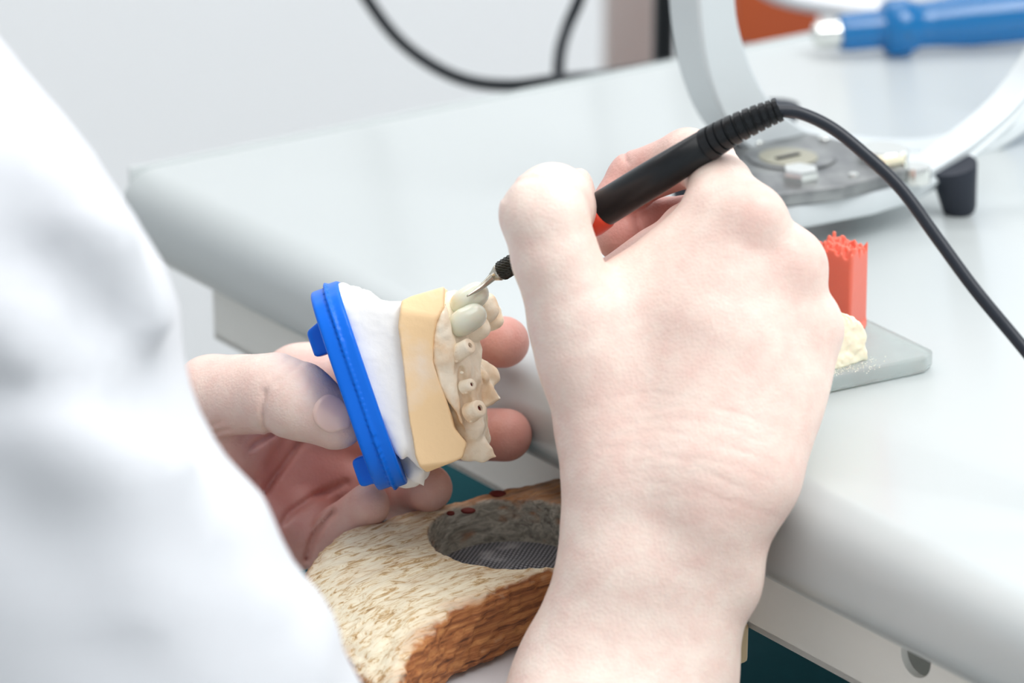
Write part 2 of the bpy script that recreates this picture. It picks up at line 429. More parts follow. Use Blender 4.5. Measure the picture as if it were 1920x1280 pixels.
# ------------------------------------------------------------------ the setting
THICK = 0.034
b1 = PZ(320, 492, TOPZ - THICK); b2 = PZ(1428, 1063.5, TOPZ - THICK)
RD = (b2 - b1); RD[2] = 0; RD /= np.linalg.norm(RD)           # along the bench front, towards the camera
ND = np.array([-RD[1], RD[0], 0.0])                             # from the front edge into the bench
ZD = np.array([0, 0, 1.0])
s1 = PZ(312, 297, TOPZ); s2 = PZ(1262, 120, TOPZ); sd = s2 - s1; sd /= np.linalg.norm(sd)
print('bench angle', math.degrees(math.acos(float(RD @ sd))), RD, ND)
front0 = b1 + 0.011 * (-ND)                                     # foremost line of the rounded edge
side_s = float((0.5 * (s1 + s2) - front0) @ RD)                   # position of the side edge along the front line
CORN = front0 + side_s * RD; CORN[2] = TOPZ
def T(r, n, z=0.0):
    """bench coordinates: r along the front from the corner, n inwards, z above the top"""
    return CORN + r * RD + n * ND + z * ZD

def struct(name, geo, m, **k):
    o = mesh_obj(name, *geo, m, **k); o['kind'] = 'structure'; return o
struct('floor', box(A([-3, -1, -0.05]), A([6.5, 0, 0]), A([0, 5.5, 0]), A([0, 0, 0.05])), M['floor'], smooth=False)
struct('wall_back', box(A([-3, 3.0, 0]), A([6.5, 0, 0]), A([0, 0.1, 0]), A([0, 0, 2.8])), M['wall'], smooth=False)
struct('wall_right', box(A([3.2, -1, 0]), A([0.1, 0, 0]), A([0, 4.0, 0]), A([0, 0, 2.8])), M['wall'], smooth=False)
struct('wall_front', box(A([-3, -1.1, 0]), A([6.5, 0, 0]), A([0, 0.1, 0]), A([0, 0, 2.8])), M['wall'], smooth=False)
struct('wall_left', box(A([-2.4, -1, 0]), A([-0.1, 0, 0]), A([0, 4.0, 0]), A([0, 0, 2.8])), M['wall'], smooth=False)

# ------------------------------------------------------------------ workbench
bench = thing('workbench', 'white laminate laboratory bench with a rounded front edge and grey metal apron', 'workbench', T(0.6, 0.35, -TOPZ))
def edge_profile():
    r1, r2 = 0.0150, 0.011; o = []
    for a in np.linspace(90, 180, 12): o.append((r1 + r1 * math.cos(math.radians(a)), -r1 + r1 * math.sin(math.radians(a))))
    for a in np.linspace(180, 270, 9): o.append((r2 + r2 * math.cos(math.radians(a)), -THICK + r2 + r2 * math.sin(math.radians(a))))
    return o
prof = edge_profile(); DEP = 0.78; LEN = 1.7
full = [(DEP, 0.0)] + prof + [(DEP, -THICK)]
V = []; Fc = []; nP = len(full); sts = [(0.0, 0.003), (0.001, 0.001), (0.003, 0), (LEN, 0)]
for r, ins in sts:
    for (n, z) in full:
        zc = -THICK / 2; V.append(T(r, n + ins if n < DEP else n, z + (-ins if z > zc else ins)))
for i in range(len(sts) - 1):
    for j in range(nP):
        k = (j + 1) % nP; Fc.append((i * nP + j, (i + 1) * nP + j, (i + 1) * nP + k, i * nP + k))
Fc.append(tuple(range(nP))); Fc.append(tuple((len(sts) - 1) * nP + j for j in range(nP))[::-1])
mesh_obj('worktop', V, Fc, M['laminate'], bench, auto=35)
# edge band along the side, a shallow raised strip
mesh_obj('edge_band', *rbox(T(-0.0012, 0.006, -THICK + 0.002), 0.0012 * RD, (DEP - 0.006) * ND, (THICK - 0.0015) * ZD, 0.0004, 2), M['laminate'], bench)
# apron below the front edge with a drilled hole
AH = 0.060; a0 = T(0, 0.016, -THICK)
pL = PZ(398, 600, TOPZ - THICK - 0.03); rL = float((P(399, 560, 1.10) - CORN) @ RD)
q = FW + (399 - 960) / F * AX - (560 - 640) / F * UP            # ray against the apron plane
tt = float((a0 - CAM) @ ND / (q @ ND)); rL = float((CAM + tt * q - CORN) @ RD)
def apron_hit(px, py):
    q = FW + (px - 960) / F * AX - (py - 640) / F * UP
    t = float((a0 - CAM) @ ND / (q @ ND)); X = CAM + t * q - CORN
    return float(X @ RD), float(X[2])
hr, hz = apron_hit(1717, 1232)
zb = apron_hit(1404, 1176)[1]; AH = -THICK - zb
print('apron', rL, AH, hr, hz)
import bmesh
bm = bmesh.new(); seg = 32; hrad = 0.0062
x0, x1, y0, y1 = rL, LEN, zb, -THICK - 0.0003
outer = []
for i in range(seg):
    a = 2 * math.pi * i / seg; dx, dy = math.cos(a), math.sin(a)
    outer.append((dx, dy))
fr = []; bk = []
for n_, lst in ((0.016, fr), (0.0185, bk)):
    ring = [bm.verts.new(T(hr + hrad * dx, n_, hz + hrad * dy)) for dx, dy in outer]
    far = []
    for dx, dy in outer:
        t = min([((x1 - hr) / dx if dx > 1e-6 else 9e9), ((x0 - hr) / dx if dx < -1e-6 else 9e9), ((y1 - hz) / dy if dy > 1e-6 else 9e9), ((y0 - hz) / dy if dy < -1e-6 else 9e9)])
        far.append(bm.verts.new(T(hr + t * dx, n_, hz + t * dy)))
    cs = [bm.verts.new(T(x, n_, z)) for x, z in ((x1, y1), (x0, y1), (x0, y0), (x1, y0))]
    ca = [math.atan2(z - hz, x - hr) % (2 * math.pi) for x, z in ((x1, y1), (x0, y1), (x0, y0), (x1, y0))]
    for i in range(seg):
        j = (i + 1) % seg; a, b_ = 2 * math.pi * i / seg, 2 * math.pi * (i + 1) / seg
        mid = [cs[k] for k in range(4) if a < ca[k] < b_]
        mid = sorted(mid, key=lambda v: (ca[cs.index(v)]))
        f = [ring[i], far[i]] + mid + [far[j], ring[j]]
        bm.faces.new(f if n_ < 0.017 else f[::-1])
    lst += [ring, far]
for i in range(seg):
    j = (i + 1) % seg; bm.faces.new((fr[0][i], fr[0][j], bk[0][j], bk[0][i]))
bm.verts.index_update()
geo = [A(v.co) for v in bm.verts], [tuple(v.index for v in f.verts) for f in bm.faces]; bm.free()
mesh_obj('apron', *geo, M['apron'], bench, smooth=False)
mesh_obj('apron_lip', *box(T(rL, 0.016, zb), (LEN - rL) * RD, 0.03 * ND, 0.002 * ZD), M['apron'], bench, smooth=False)
mesh_obj('apron_end', *box(T(rL, 0.0185, zb), 0.002 * RD, 0.55 * ND, (AH - 0.001) * ZD), M['apron'], bench, smooth=False)
for r_ in (1.2, 1.6):
    for n_ in (0.10, 0.70):
        mesh_obj('leg', *rbox(T(r_, n_, -TOPZ), 0.04 * RD, 0.04 * ND, (TOPZ - THICK) * ZD, 0.003), M['apron'], bench)
for n_ in (0.70,):
    mesh_obj('leg', *rbox(T(rL + 0.004, n_, -TOPZ), 0.04 * RD, 0.04 * ND, (TOPZ - THICK) * ZD, 0.003), M['apron'], bench)

# ------------------------------------------------------------------ bench pin with its holder
zp = TOPZ - 0.040                                               # top of the pin
top = [(1150, 862), (1070, 884), (960, 908), (850, 935), (700, 970), (640, 988), (592, 1028), (556, 1072), (589, 1146), (665, 1207), (735, 1248),
       (765, 1205), (850, 1142), (960, 1092), (1045, 1060), (1180, 1010)]
tp = [PZ(x, y, zp) for x, y in top]
pin_c = np.mean(tp, 0)
PT = 0.024
pr = A([[float((p - CORN) @ RD), float((p - CORN) @ ND)] for p in tp])
# the block's right end butts against the apron
pr[0] = [pr[0][0], 0.0145]; pr[-1] = [pr[-1][0] + 0.02, 0.0145]
hc = PZ(962, 997, zp); hcl = A([float((hc - CORN) @ RD), float((hc - CORN) @ ND)]); HR = 0.0265
def poly_sdf(x, y, P2):
    d = np.full(np.broadcast(x, y).shape, 1e9); sgn = np.ones_like(d); n = len(P2)
    for i in range(n):
        a, b = P2[i], P2[i - 1]; ex, ey = b - a; wx, wy = x - a[0], y - a[1]
        t = np.clip((wx * ex + wy * ey) / (ex * ex + ey * ey), 0, 1)
        d = np.minimum(d, (wx - ex * t) ** 2 + (wy - ey * t) ** 2)
        c1 = y >= a[1]; c2 = y < b[1]; c3 = ex * wy > ey * wx
        fl = (c1 & c2 & c3) | (~c1 & ~c2 & ~c3); sgn = np.where(fl, -sgn, sgn)
    return sgn * np.sqrt(d)
def fix_outward(v, f):
    return f
h_ = 0.0009
gr = Grid(lin(pr[:, 0].min() - 0.004, pr[:, 0].max() + 0.004, h_), lin(pr[:, 1].min() - 0.004, pr[:, 1].max() + 0.004, h_), lin(-PT - 0.004, 0.004, h_))
X, Y, Z = gr.ax[0][:, None], gr.ax[1][None, :], gr.ax[2][None, None, :]
d2 = poly_sdf(X, Y, pr)[:, :, None]
edge_n = pr[:, 1].min()
slope = 0.012 * np.clip((0.035 - (Y - edge_n)) / 0.035, 0, 1)[:, :, None] ** 2   # worn down towards the free end
body = smax(d2, smax(Z + slope, -(Z + PT), 0.001), 0.0045)
hole = np.maximum(np.sqrt((X - hcl[0]) ** 2 + (Y - hcl[1]) ** 2)[:, :, None] - HR, -(Z + 0.0155))
gr.v = smax(body, -hole, 0.0012).astype(np.float32)
v, f = nets(gr)
if True:
    n = vnormals(v, f); wp = v.copy(); wp[:, 0] *= 1.0
    rough = vnoise(v * [1, .35, 1], 0.0016, 3) * 0.00035 + vnoise(v, 0.006, 4) * 0.0005
    rag = vnoise(v, 0.0022, 8) * 0.0007 * np.exp(-(np.abs(poly_sdf(v[:, 0], v[:, 1], pr)) / 0.004) ** 2)
    v = v + n * (rough + rag)[:, None]
vw = CORN + v[:, :1] * RD + v[:, 1:2] * ND + v[:, 2:] * ZD - (TOPZ - zp) * ZD
nrm = vnormals(v, f)
pinroot = thing('bench_pin', 'worn oak bench pin block with a round drilled hole, under the held dental model', 'bench pin', pin_c - A([0, 0, PT]))
po = mesh_obj('wooden_block', vw, f, M['wood'], pinroot)
dh = np.sqrt((v[:, 0] - hcl[0]) ** 2 + (v[:, 1] - hcl[1]) ** 2)
frac = vnoise(v * [1, 0.4, 1], 0.003, 5) * 0.5 + vnoise(v, 0.0012, 6) * 0.3
far_r = np.clip((v[:, 0] - pr[:, 0].min()) / 0.03, 0, 1)
upn = nrm[:, 2]
wear = np.clip((upn - 0.45 + 0.25 * frac) * 3, 0, 1)
# bare oak shows again towards the bench on the far side of the hole
bare = np.clip((v[:, 1] - (hcl[1] - 0.012)) / 0.02 + 0.6 * frac, 0, 1) * np.clip((hcl[0] - v[:, 0]) / 0.01 + 0.4, 0, 1)
edged = np.clip(1 + poly_sdf(v[:, 0], v[:, 1], pr) / 0.007, 0, 1)
fr2 = vnoise(v * [1, .4, 1], .007, 15) * .5 + .5
wear = wear * (1 - 0.75 * bare) * (1 - .75 * edged * np.clip(fr2 + frac * .6, 0, 1)) * (1 - .35 * np.clip(fr2 - .55, 0, 1))
hole_grey = np.clip((HR + 0.0007 - dh) / 0.0005, 0, 1) * np.clip(1.3 - 0.3 * frac, 0, 1)  # greyer wood inside the drilled hole
at = po.data.attributes.new('wear', 'FLOAT', 'POINT'); at.data.foreach_set('value', wear.astype(np.float32))
at = po.data.attributes.new('hole_grey', 'FLOAT', 'POINT'); at.data.foreach_set('value', hole_grey.astype(np.float32))
# gauze disc at the bottom of the hole
V = []; Fc = []; nr, ns = 12, 64; zc = zp - 0.0150
hw = CORN + hcl[0] * RD + hcl[1] * ND; hw[2] = zc
V.append(hw + A([0, 0, 0.0]))
for i in range(1, nr + 1):
    for j in range(ns):
        a = 2 * math.pi * j / ns; r_ = (HR - 0.0003) * i / nr; V.append(hw + A([r_ * math.cos(a), r_ * math.sin(a), 0.0006 * math.sin(a * 3 + i) * (1 - i / nr)]))
for j in range(ns): Fc.append((0, 1 + j, 1 + (j + 1) % ns))
for i in range(nr - 1):
    for j in range(ns):
        a, b_ = 1 + i * ns + j, 1 + i * ns + (j + 1) % ns; Fc.append((a, a + ns, b_ + ns, b_))
mesh_obj('gauze_disc', V, Fc, M['weave'], pinroot)
for (x, y, r_) in ((878, 957, 0.0019), (933, 925, 0.0022), (845, 962, 0.0011)):
    c = PZ(x, y, zp); g = Grid(*[lin(c[i] - 0.004, c[i] + 0.004, 0.0004) for i in range(3)])
    ell(g, c, (r_ * 1.3, r_, 0.0008)); vv, ff = nets(g)
    mesh_obj('wax_drip', vv, ff, M['hole'], pinroot)

# white enamelled holder below the pin
hz0 = zp - PT - 0.001
hp = [PZ(x, y, hz0) for x, y in ((812, 1288), (836, 1258), (880, 1232), (985, 1200), (1200, 1135))]
hp = [hp[0] - ND * 0.0 + RD * 0.0] + hp[1:]
hl = [[float((p - CORN) @ RD), float((p - CORN) @ ND)] for p in hp]
hl = [p for p in hl]
endr = apron_hit(1413, 1130)[0]
polyh = [(hl[0][0] + 0.03, hl[0][1] - 0.012)] + [tuple(p) for p in hl] + [(hl[-1][0], 0.0155), (endr - .004, 0.0155), (endr - .03, -0.02)]
holder = thing('pin_holder', 'white enamelled metal holder under the wooden bench pin', 'holder', T(polyh[5][0], 0.0, -(TOPZ - hz0) - 0.012))
mesh_obj('tray', *prism([T(r, n, hz0 - TOPZ) for r, n in polyh], A([0, 0, -0.010]), 0.0022, 4), M['white_metal'], holder)
mesh_obj('bracket', *rbox(T(endr - 0.012, -0.010, hz0 - TOPZ - 0.006), 0.0115 * RD, 0.0255 * ND, 0.0135 * ZD, 0.0015), M['beige'], holder)

# ------------------------------------------------------------------ person: body as one continuous surface
flush_pts = []
HB = 0.0008
G = Grid(graded(-0.66, -0.112, 0.112, 0.20, HB), graded(0.44, 0.765, 0.975, 1.28, HB), graded(0.50, 0.842, 1.0, 1.52, HB))
print('grid', G.v.shape)
# --- torso, neck, head and upper arms (hidden under the shirt or out of the picture)
RSH = P(-470, 60, 0.70); RELB = P(700, 2420, 0.79)
LSH = RSH + 0.35 * (-RD) + A([0, 0, 0.01])
mid = 0.5 * (RSH + LSH); mid = mid - 0.03 * ND
chain(G, [mid + A([0, 0, -0.02]), mid + A([0, 0, -0.22]) - 0.03 * ND, mid + A([0, 0, -0.45]) - 0.06 * ND], [0.11, 0.115, 0.13], 0.05, flat=RD, fs=0.72)
chain(G, [RSH - .02 * FW * -1, mid, LSH], [0.042, 0.07, 0.05], 0.02)
chain(G, [mid, mid + A([0, 0, 0.10]) + 0.03 * ND], [0.055, 0.052], 0.03)
HD = mid + A([0, 0, 0.21]) + 0.075 * ND
ell(G, HD, (0.095, 0.076, 0.115), axes=[ND, RD, ZD], k=0.03)
chain(G, [HD + 0.05 * ND - 0.05 * ZD, HD + 0.072 * ND - 0.085 * ZD], [0.045, 0.03], 0.02)
chain(G, [HD + 0.09 * ND + 0.012 * ZD, HD + 0.112 * ND - 0.024 * ZD], [0.008, 0.013], 0.01)      # nose
for s in (-1, 1):
    ell(G, HD + s * 0.076 * RD - 0.008 * ZD, (0.016, 0.006, 0.03), axes=[ND, RD, ZD], k=0.006)   # ears
    ell(G, HD + 0.092 * ND + s * 0.032 * RD + 0.012 * ZD, (0.012, 0.016, 0.012), axes=[ND, RD, ZD], k=0.01, sub=True)
    ell(G, HD + 0.082 * ND + s * 0.032 * RD + 0.012 * ZD, (0.012, 0.013, 0.011), axes=[ND, RD, ZD], k=0.003)
chain(G, [HD + 0.093 * ND + 0.022 * RD - 0.058 * ZD, HD + 0.093 * ND - 0.022 * RD - 0.058 * ZD], [0.006, 0.006], 0.005)   # mouth
chain(G, [RSH, P(-255, 440, .735), P(5, 1040, .735), P(255, 1490, .735), RELB], [0.036, .037, .037, .037, 0.038], 0.02, ks=.01)
# --- right forearm and hand
rw1, rw2 = P(1172, 1055, 0.866), P(1303, 1050, 0.868)
rf1, rf2 = P(1104, 1280, 0.869), P(1243, 1280, 0.870)
chain(G, [RELB, rf1, rw1, P(1195, 930, 0.865)], [0.040, 0.0215, 0.0180, 0.0172], 0.012, ks=.006)
chain(G, [RELB, rf2, rw2, P(1318, 930, 0.865)], [0.040, 0.0205, 0.0175, 0.0172], 0.012, ks=.006)
ell(G, P(1385, 1085, 0.862), (0.0055, 0.0055, 0.009), k=0.008)      # ulna head
rM = {'i': P(1360, 394, 0.870), 'm': P(1398, 424, 0.867), 'r': P(1476, 502, 0.872), 'p': P(1498, 620, 0.876)}
rB = {'i': P(1235, 860, 0.868), 'm': P(1285, 860, 0.865), 'r': P(1328, 870, 0.864), 'p': P(1366, 885, 0.864)}
for q_, ra, rb in (('i', .0172, .0090), ('m', .0165, .0108), ('r', .0165, .0106), ('p', .0165, .0104)):
    chain(G, [rB[q_], 0.45 * rB[q_] + 0.55 * rM[q_], rM[q_]], [ra, (ra + rb) / 2 + .001, rb], 0.012)
chain(G, [P(1330, 960, 0.863), P(1398, 880, 0.863), P(1470, 700, 0.875), rM['p']], [.0165, .0150, .0120, .0104], 0.009)   # hypothenar
chain(G, [P(1240, 800, 0.878), P(1340, 560, 0.884), P(1390, 480, 0.882)], [.015, .0155, .012], 0.012)                      # palm bulk
chain(G, [P(1170, 940, 0.870), P(1138, 800, 0.870), P(1085, 600, 0.868)], [.0165, .0148, .0142], 0.010)                      # thumb metacarpal
chain(G, [P(1190, 850, 0.878), P(1150, 700, 0.884)], [.014, .0140], 0.010)
chain(G, [P(1125, 640, 0.874), P(1190, 530, 0.877), P(1316, 446, 0.874)], [.0090, .0082, .0092], 0.012)                      # web
chain(G, [P(1118, 660, 0.870), P(1200, 595, 0.872), P(1275, 530, .873)], [.0120, .0110, .0105], 0.012)
chain(G, [P(1180, 760, 0.874), P(1280, 560, 0.874)], [.0125, .0115], 0.012)
TIPR = [P(1085, 600, 0.868), P(1040, 480, 0.864), P(1020, 402, 0.863), P(1036, 384, 0.874), P(1064, 392, 0.893)]
chain(G, TIPR, [.0142, .0122, .0126, .0118, .0094], 0.003, join=P(1085, 600, .868))
def finger(J, R, jk=(0.0012, 0.010, 0.014)):
    chain(G, J, R, 0.0022, join=J[0], joink=jk)
finger([rM['i'], P(1352, 350, .877), P(1324, 305, .902), P(1290, 296, .915), P(1190, 336, .930), P(1150, 386, .927)], [.0090, .0092, .0088, .0088, .0082, .0072])
finger([rM['m'], P(1372, 405, .917), P(1250, 425, .938), P(1165, 442, .928)], [.0108, .0095, .0088, .0082])
finger([rM['r'], P(1440, 488, .925), P(1290, 478, .948), P(1215, 485, .940)], [.0108, .0092, .0086, .0082])
finger([rM['p'], P(1468, 596, .922), P(1390, 600, .940), P(1335, 600, .932)], [.0108, .0082, .0074, .0066])
ell(G, rM['m'] - 0.0055 * FW + A([0.003, 0, 0.003]), (0.007, 0.006, 0.007), k=0.006)       # knuckles
ell(G, rM['r'] - 0.005 * FW, (0.007, 0.007, 0.008), k=0.007)
ell(G, rM['p'] - 0.004 * FW, (0.007, 0.007, 0.007), k=0.007)
chain(G, [P(1180, 600, .893), P(1262, 512, .900), P(1300, 450, .905)], [.012, .013, .012], .006)
chain(G, [P(1150, 545, .898), P(1230, 505, .905)], [.010, .012], .005)
ell(G, P(1086, 345, .893), (.0038, .0030, .0050), k=.004)
# --- left arm and hand
LELB = P(-1150, 1750, 0.90) ; LWR = P(300, 905, 0.968)
chain(G, [LSH, LELB], [0.048, 0.040], 0.03); chain(G, [LELB, LWR], [0.040, 0.0235], 0.02)
chain(G, [P(250, 880, .965), LWR, P(380, 885, .972)], [.023, .022, .020], 0.012)
lM = {'i': P(560, 712, .982), 'm': P(600, 798, .990), 'r': P(592, 890, .990), 'p': P(565, 978, .982)}
lB = {'i': P(370, 830, .978), 'm': P(375, 870, .982), 'r': P(385, 915, .982), 'p': P(395, 950, .980)}
for q_, ra, rb in (('i', .0145, .0108), ('m', .0145, .0112), ('r', .0145, .0108), ('p', .0145, .0102)):
    chain(G, [lB[q_], lM[q_]], [ra, rb], 0.008)
chain(G, [P(380, 930, .972), P(470, 1000, .968), P(545, 1010, .972)], [.017, .0140, .0108], 0.008)        # hypothenar
chain(G, [P(350, 860, .962), P(410, 830, .960), P(470, 800, .966)], [.017, .0145, .010], 0.007)          # thenar
finger([lM['i'], P(740, 664, .989), P(872, 640, .982), P(944, 641, .967)], [.0108, .0092, .0084, .0084])
finger([lM['m'], P(760, 800, .992), P(872, 812, .984), P(948, 816, .966)], [.0112, .0095, .0086, .0086])
finger([lM['r'], P(690, 922, .990), P(752, 920, .986), P(803, 914, .957)], [.0108, .0100, .0088, .0077])
finger([lM['p'], P(606, 1020, .970), P(640, 990, .962), P(690, 947, .952)], [.0102, .0082, .0076, .0071])
finger([P(330, 800, .958), P(398, 742, .945), P(515, 738, .931), P(560, 752, .926), P(630, 788, .926)], [.0150, .0128, .0124, .0118, .0092])

# --- skin creases, pressed in along lines on the hands
def crease(line, dr, depth, width):
    pts = [P(x, y, d) for (x, y), d in zip(line, np.linspace(dr[0], dr[1], len(line)))]
    m = 0.012; lo = np.min(pts, 0) - m; hi = np.max(pts, 0) + m
    w = G.win(lo, hi)
    if w is None: return
    sl, X, Y, Z = w
    u = X; vv = (Y * UP[1] + (Z - CAMZ) * UP[2]); dd = (Y * FW[1] + (Z - CAMZ) * FW[2])
    px = u / dd * F + 960; py = 640 - vv / dd * F
    best = None
    for (x0_, y0_), (x1_, y1_) in zip(line[:-1], line[1:]):
        ex, ey = x1_ - x0_, y1_ - y0_; t = np.clip(((px - x0_) * ex + (py - y0_) * ey) / (ex * ex + ey * ey), 0, 1)
        q = (px - x0_ - t * ex) ** 2 + (py - y0_ - t * ey) ** 2
        best = q if best is None else np.minimum(best, q)
    fade = np.clip((0.014 - np.abs(dd - 0.5 * (dr[0] + dr[1]))) / 0.005, 0, 1)
    G.v[sl] += (depth * np.exp(-best / (width * width)) * fade).astype(np.float32)
crease([(497, 735), (492, 765), (496, 798), (515, 825)], (.921, .925), .0012, 5)
crease([(478, 690), (492, 672), (500, 662)], (.920, .920), .0004, 3)
crease([(505, 705), (530, 682), (548, 665)], (.918, .920), .0005, 3)
crease([(520, 720), (548, 695), (566, 680)], (.918, .920), .0005, 3)
crease([(400, 812), (440, 800), (470, 802), (498, 800)], (.945, .945), .0012, 5)
crease([(400, 900), (440, 860), (480, 830), (510, 812)], (.960, .965), .0024, 7)
crease([(470, 960), (510, 900), (540, 860), (560, 830)], (.972, .975), .0024, 7)
crease([(515, 1000), (545, 960), (590, 930), (650, 905)], (.968, .975), .0022, 7)
crease([(575, 1045), (590, 1000), (625, 960)], (.960, .962), .0022, 6)
crease([(415, 790), (395, 800), (372, 790)], (.940, .940), .0008, 5)
crease([(945, 372), (960, 345), (990, 333), (1020, 333)], (.853, .856), .0007, 5)
crease([(1172, 288), (1176, 305)], (.920, .920), .0008, 4)
crease([(1192, 410), (1197, 430), (1202, 450)], (.928, .930), .0012, 5)
for i_ in range(9):
    y_ = 735 + 24 * i_; x_ = 1130 + 14 * ((i_ * 5) % 7); crease([(x_, y_ + 12), (x_ + 90, y_), (x_ + 180, y_ + 14), (x_ + 260, y_ + 46)], (.850, .853), .00014, 2.8)
crease([(1078, 352), (1092, 385), (1096, 430)], (.885, .885), .0008, 5)
crease([(1120, 838), (1210, 842), (1300, 872), (1390, 915)], (.850, .853), .00014, 6)
v, f = nets(G)
del G.v
v = relax(v, f, 1, 0.4)
v = v + vnormals(v, f) * (vnoise(v, .012, 61) * .00022 + vnoise(v, .0045, 62) * .00007)[:, None]
# keep the biggest connected surface only
dsel = None
ROOT_P = mid.copy(); ROOT_P[2] = 0.5
person = thing('person', 'person in white shirt at the bench, holding a dental model and a wax pen', 'person', ROOT_P)
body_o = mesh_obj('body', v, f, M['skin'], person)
def flush_shade_val(v):
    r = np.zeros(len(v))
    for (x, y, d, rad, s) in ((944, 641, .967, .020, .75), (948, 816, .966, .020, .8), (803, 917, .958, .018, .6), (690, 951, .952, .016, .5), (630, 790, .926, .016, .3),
                              (500, 900, .972, .045, .75), (600, 900, .985, .035, .8), (540, 1000, .97, .03, .5), (1404, 418, .856, .012, .25), (1480, 500, .862, .014, .25), (1500, 618, .866, .014, .15),  # palm spots paint shade into the skin colour, knuckle spots are real redness
                              (1190, 430, .93, .035, .75), (1085, 400, .893, .014, .35), (1180, 300, .92, .02, .25), (1400, 900, .86, .03, .16), (1300, 620, .86, .04, .1), (1130, 790, .86, .02, .16)):  # first spot also paints shade on the fingers under the pen
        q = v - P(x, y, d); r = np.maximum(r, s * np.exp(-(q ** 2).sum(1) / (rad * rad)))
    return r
at = body_o.data.attributes.new('flush_shade', 'FLOAT', 'POINT'); at.data.foreach_set('value', flush_shade_val(v).astype(np.float32))
# fingernails laid on the skin
fine = np.all((v > [-.13, .75, .83]) & (v < [.13, .99, 1.01]), axis=1)
sel = fine[f].all(1); ids = np.full(len(v), -1); ids[fine] = np.arange(fine.sum())
bvh = BVHTree.FromPolygons([tuple(p) for p in v[fine]], [tuple(int(i) for i in ids[q]) for q in f[sel]])
def nail(poly, lift=0.0007):
    """poly: outline in photo pixels; the plate is laid on the fingertip"""
    c = np.mean(poly, 0); V = []; Fc = []; n = len(poly); rings = 8
    o0 = Vector(CAM)
    def cast(x, y, l):
        r = FW + (x - 960) / F * AX - (y - 640) / F * UP
        h, nn, _, _ = bvh.ray_cast(o0, Vector(r))
        if h is None: return None
        return A(h) + A(nn) * l
    cc = cast(c[0], c[1], lift * 1.3)
    if cc is None: return
    V.append(cc)
    for i in range(1, rings + 1):
        for p in poly:
            q = c + (A(p) - c) * i / rings
            l = lift * (1.3 - 0.2 * (i / rings)) if i < rings else -0.0004
            h = cast(q[0], q[1], l); V.append(h if h is not None else V[-1])
    for j in range(n): Fc.append((0, 1 + (j + 1) % n, 1 + j))
    for i in range(rings - 1):
        for j in range(n):
            a, b_ = 1 + i * n + j, 1 + i * n + (j + 1) % n; Fc.append((a, b_, b_ + n, a + n))
    o = mesh_obj('fingernail', V, Fc, M['nail'], person); return o
nail(catmull([A(p) for p in ((584, 772), (592, 752), (612, 737), (634, 742), (650, 758), (660, 780), (657, 800), (640, 808), (618, 813), (600, 804), (588, 790), (584, 772))], 4)[:-1])

# ------------------------------------------------------------------ clothing
GS = Grid(lin(-0.68, 0.12, 0.006), lin(0.40, 1.30, 0.006), lin(0.42, 1.22, 0.006))
chain(GS, [mid + A([0, 0, -0.02]), mid + A([0, 0, -0.22]) - 0.03 * ND, mid + A([0, 0, -0.47]) - 0.06 * ND], [0.125, 0.132, 0.15], 0.05, flat=RD, fs=0.72)
chain(GS, [RSH - .02 * RD, mid, LSH], [0.046, 0.085, 0.066], 0.03)
chain(GS, [mid, mid + A([0, 0, 0.07]) + 0.02 * ND], [0.075, 0.066], 0.03)
OUT = [(-130, 10), (-12, 92), (60, 165), (130, 240), (185, 310), (225, 372), (262, 430), (300, 480), (322, 540), (332, 600), (336, 650), (345, 700), (372, 765), (402, 830), (432, 885), (475, 915), (498, 965), (512, 1015), (540, 1055), (572, 1100), (600, 1150), (632, 1192), (648, 1240), (668, 1300), (700, 1400), (760, 1600)]
def inward(rpx, d):
    o = []
    for i, (x, y) in enumerate(OUT):
        a = OUT[max(0, i - 1)]; b_ = OUT[min(len(OUT) - 1, i + 1)]; t = A([b_[0] - a[0], b_[1] - a[1]], float); t /= np.linalg.norm(t)
        o.append(P(x - t[1] * rpx, y + t[0] * rpx, d))
    return o
core = [P(x - 385, y + 190, 0.735) for x, y in ((-60, 0), (130, 250), (290, 560), (390, 850), (520, 1060), (640, 1300), (760, 1600))]
core = core + [RELB]
chain(GS, [RSH - .02 * RD, RSH, core[0], core[1]], [.052, .050, .050, .050], 0.012, ks=.01)
chain(GS, core, [0.050] * 7 + [0.052], 0.012, ks=.01)
pts = inward(145, 0.728)
chain(GS, pts, [0.0189] * len(pts), 0.006)
pts = inward(300, 0.718)
chain(GS, pts, [0.031] * len(pts), 0.012)
# soft folds across the sleeve
def foldp(ax_, ay, bx, by, d, r_): chain(GS, [P(ax_, ay, d), P((ax_ + bx) / 2, (ay + by) / 2, d - 0.004), P(bx, by, d + 0.006)], [r_ * .6, r_, r_ * .6], 0.006)
for q_ in ((60, 300, 290, 600, .699, .011), (-60, 800, 330, 890, .690, .012), (20, 960, 420, 1000, .695, .010), (60, 1130, 500, 1150, .697, .012), (-120, 560, 200, 700, .690, .011), (160, 1240, 560, 1262, .70, .010)):
    foldp(*q_)
chain(GS, [LSH, LELB], [0.066, 0.058], 0.03); chain(GS, [LELB, P(120, 915, .962)], [0.058, 0.040], 0.02)
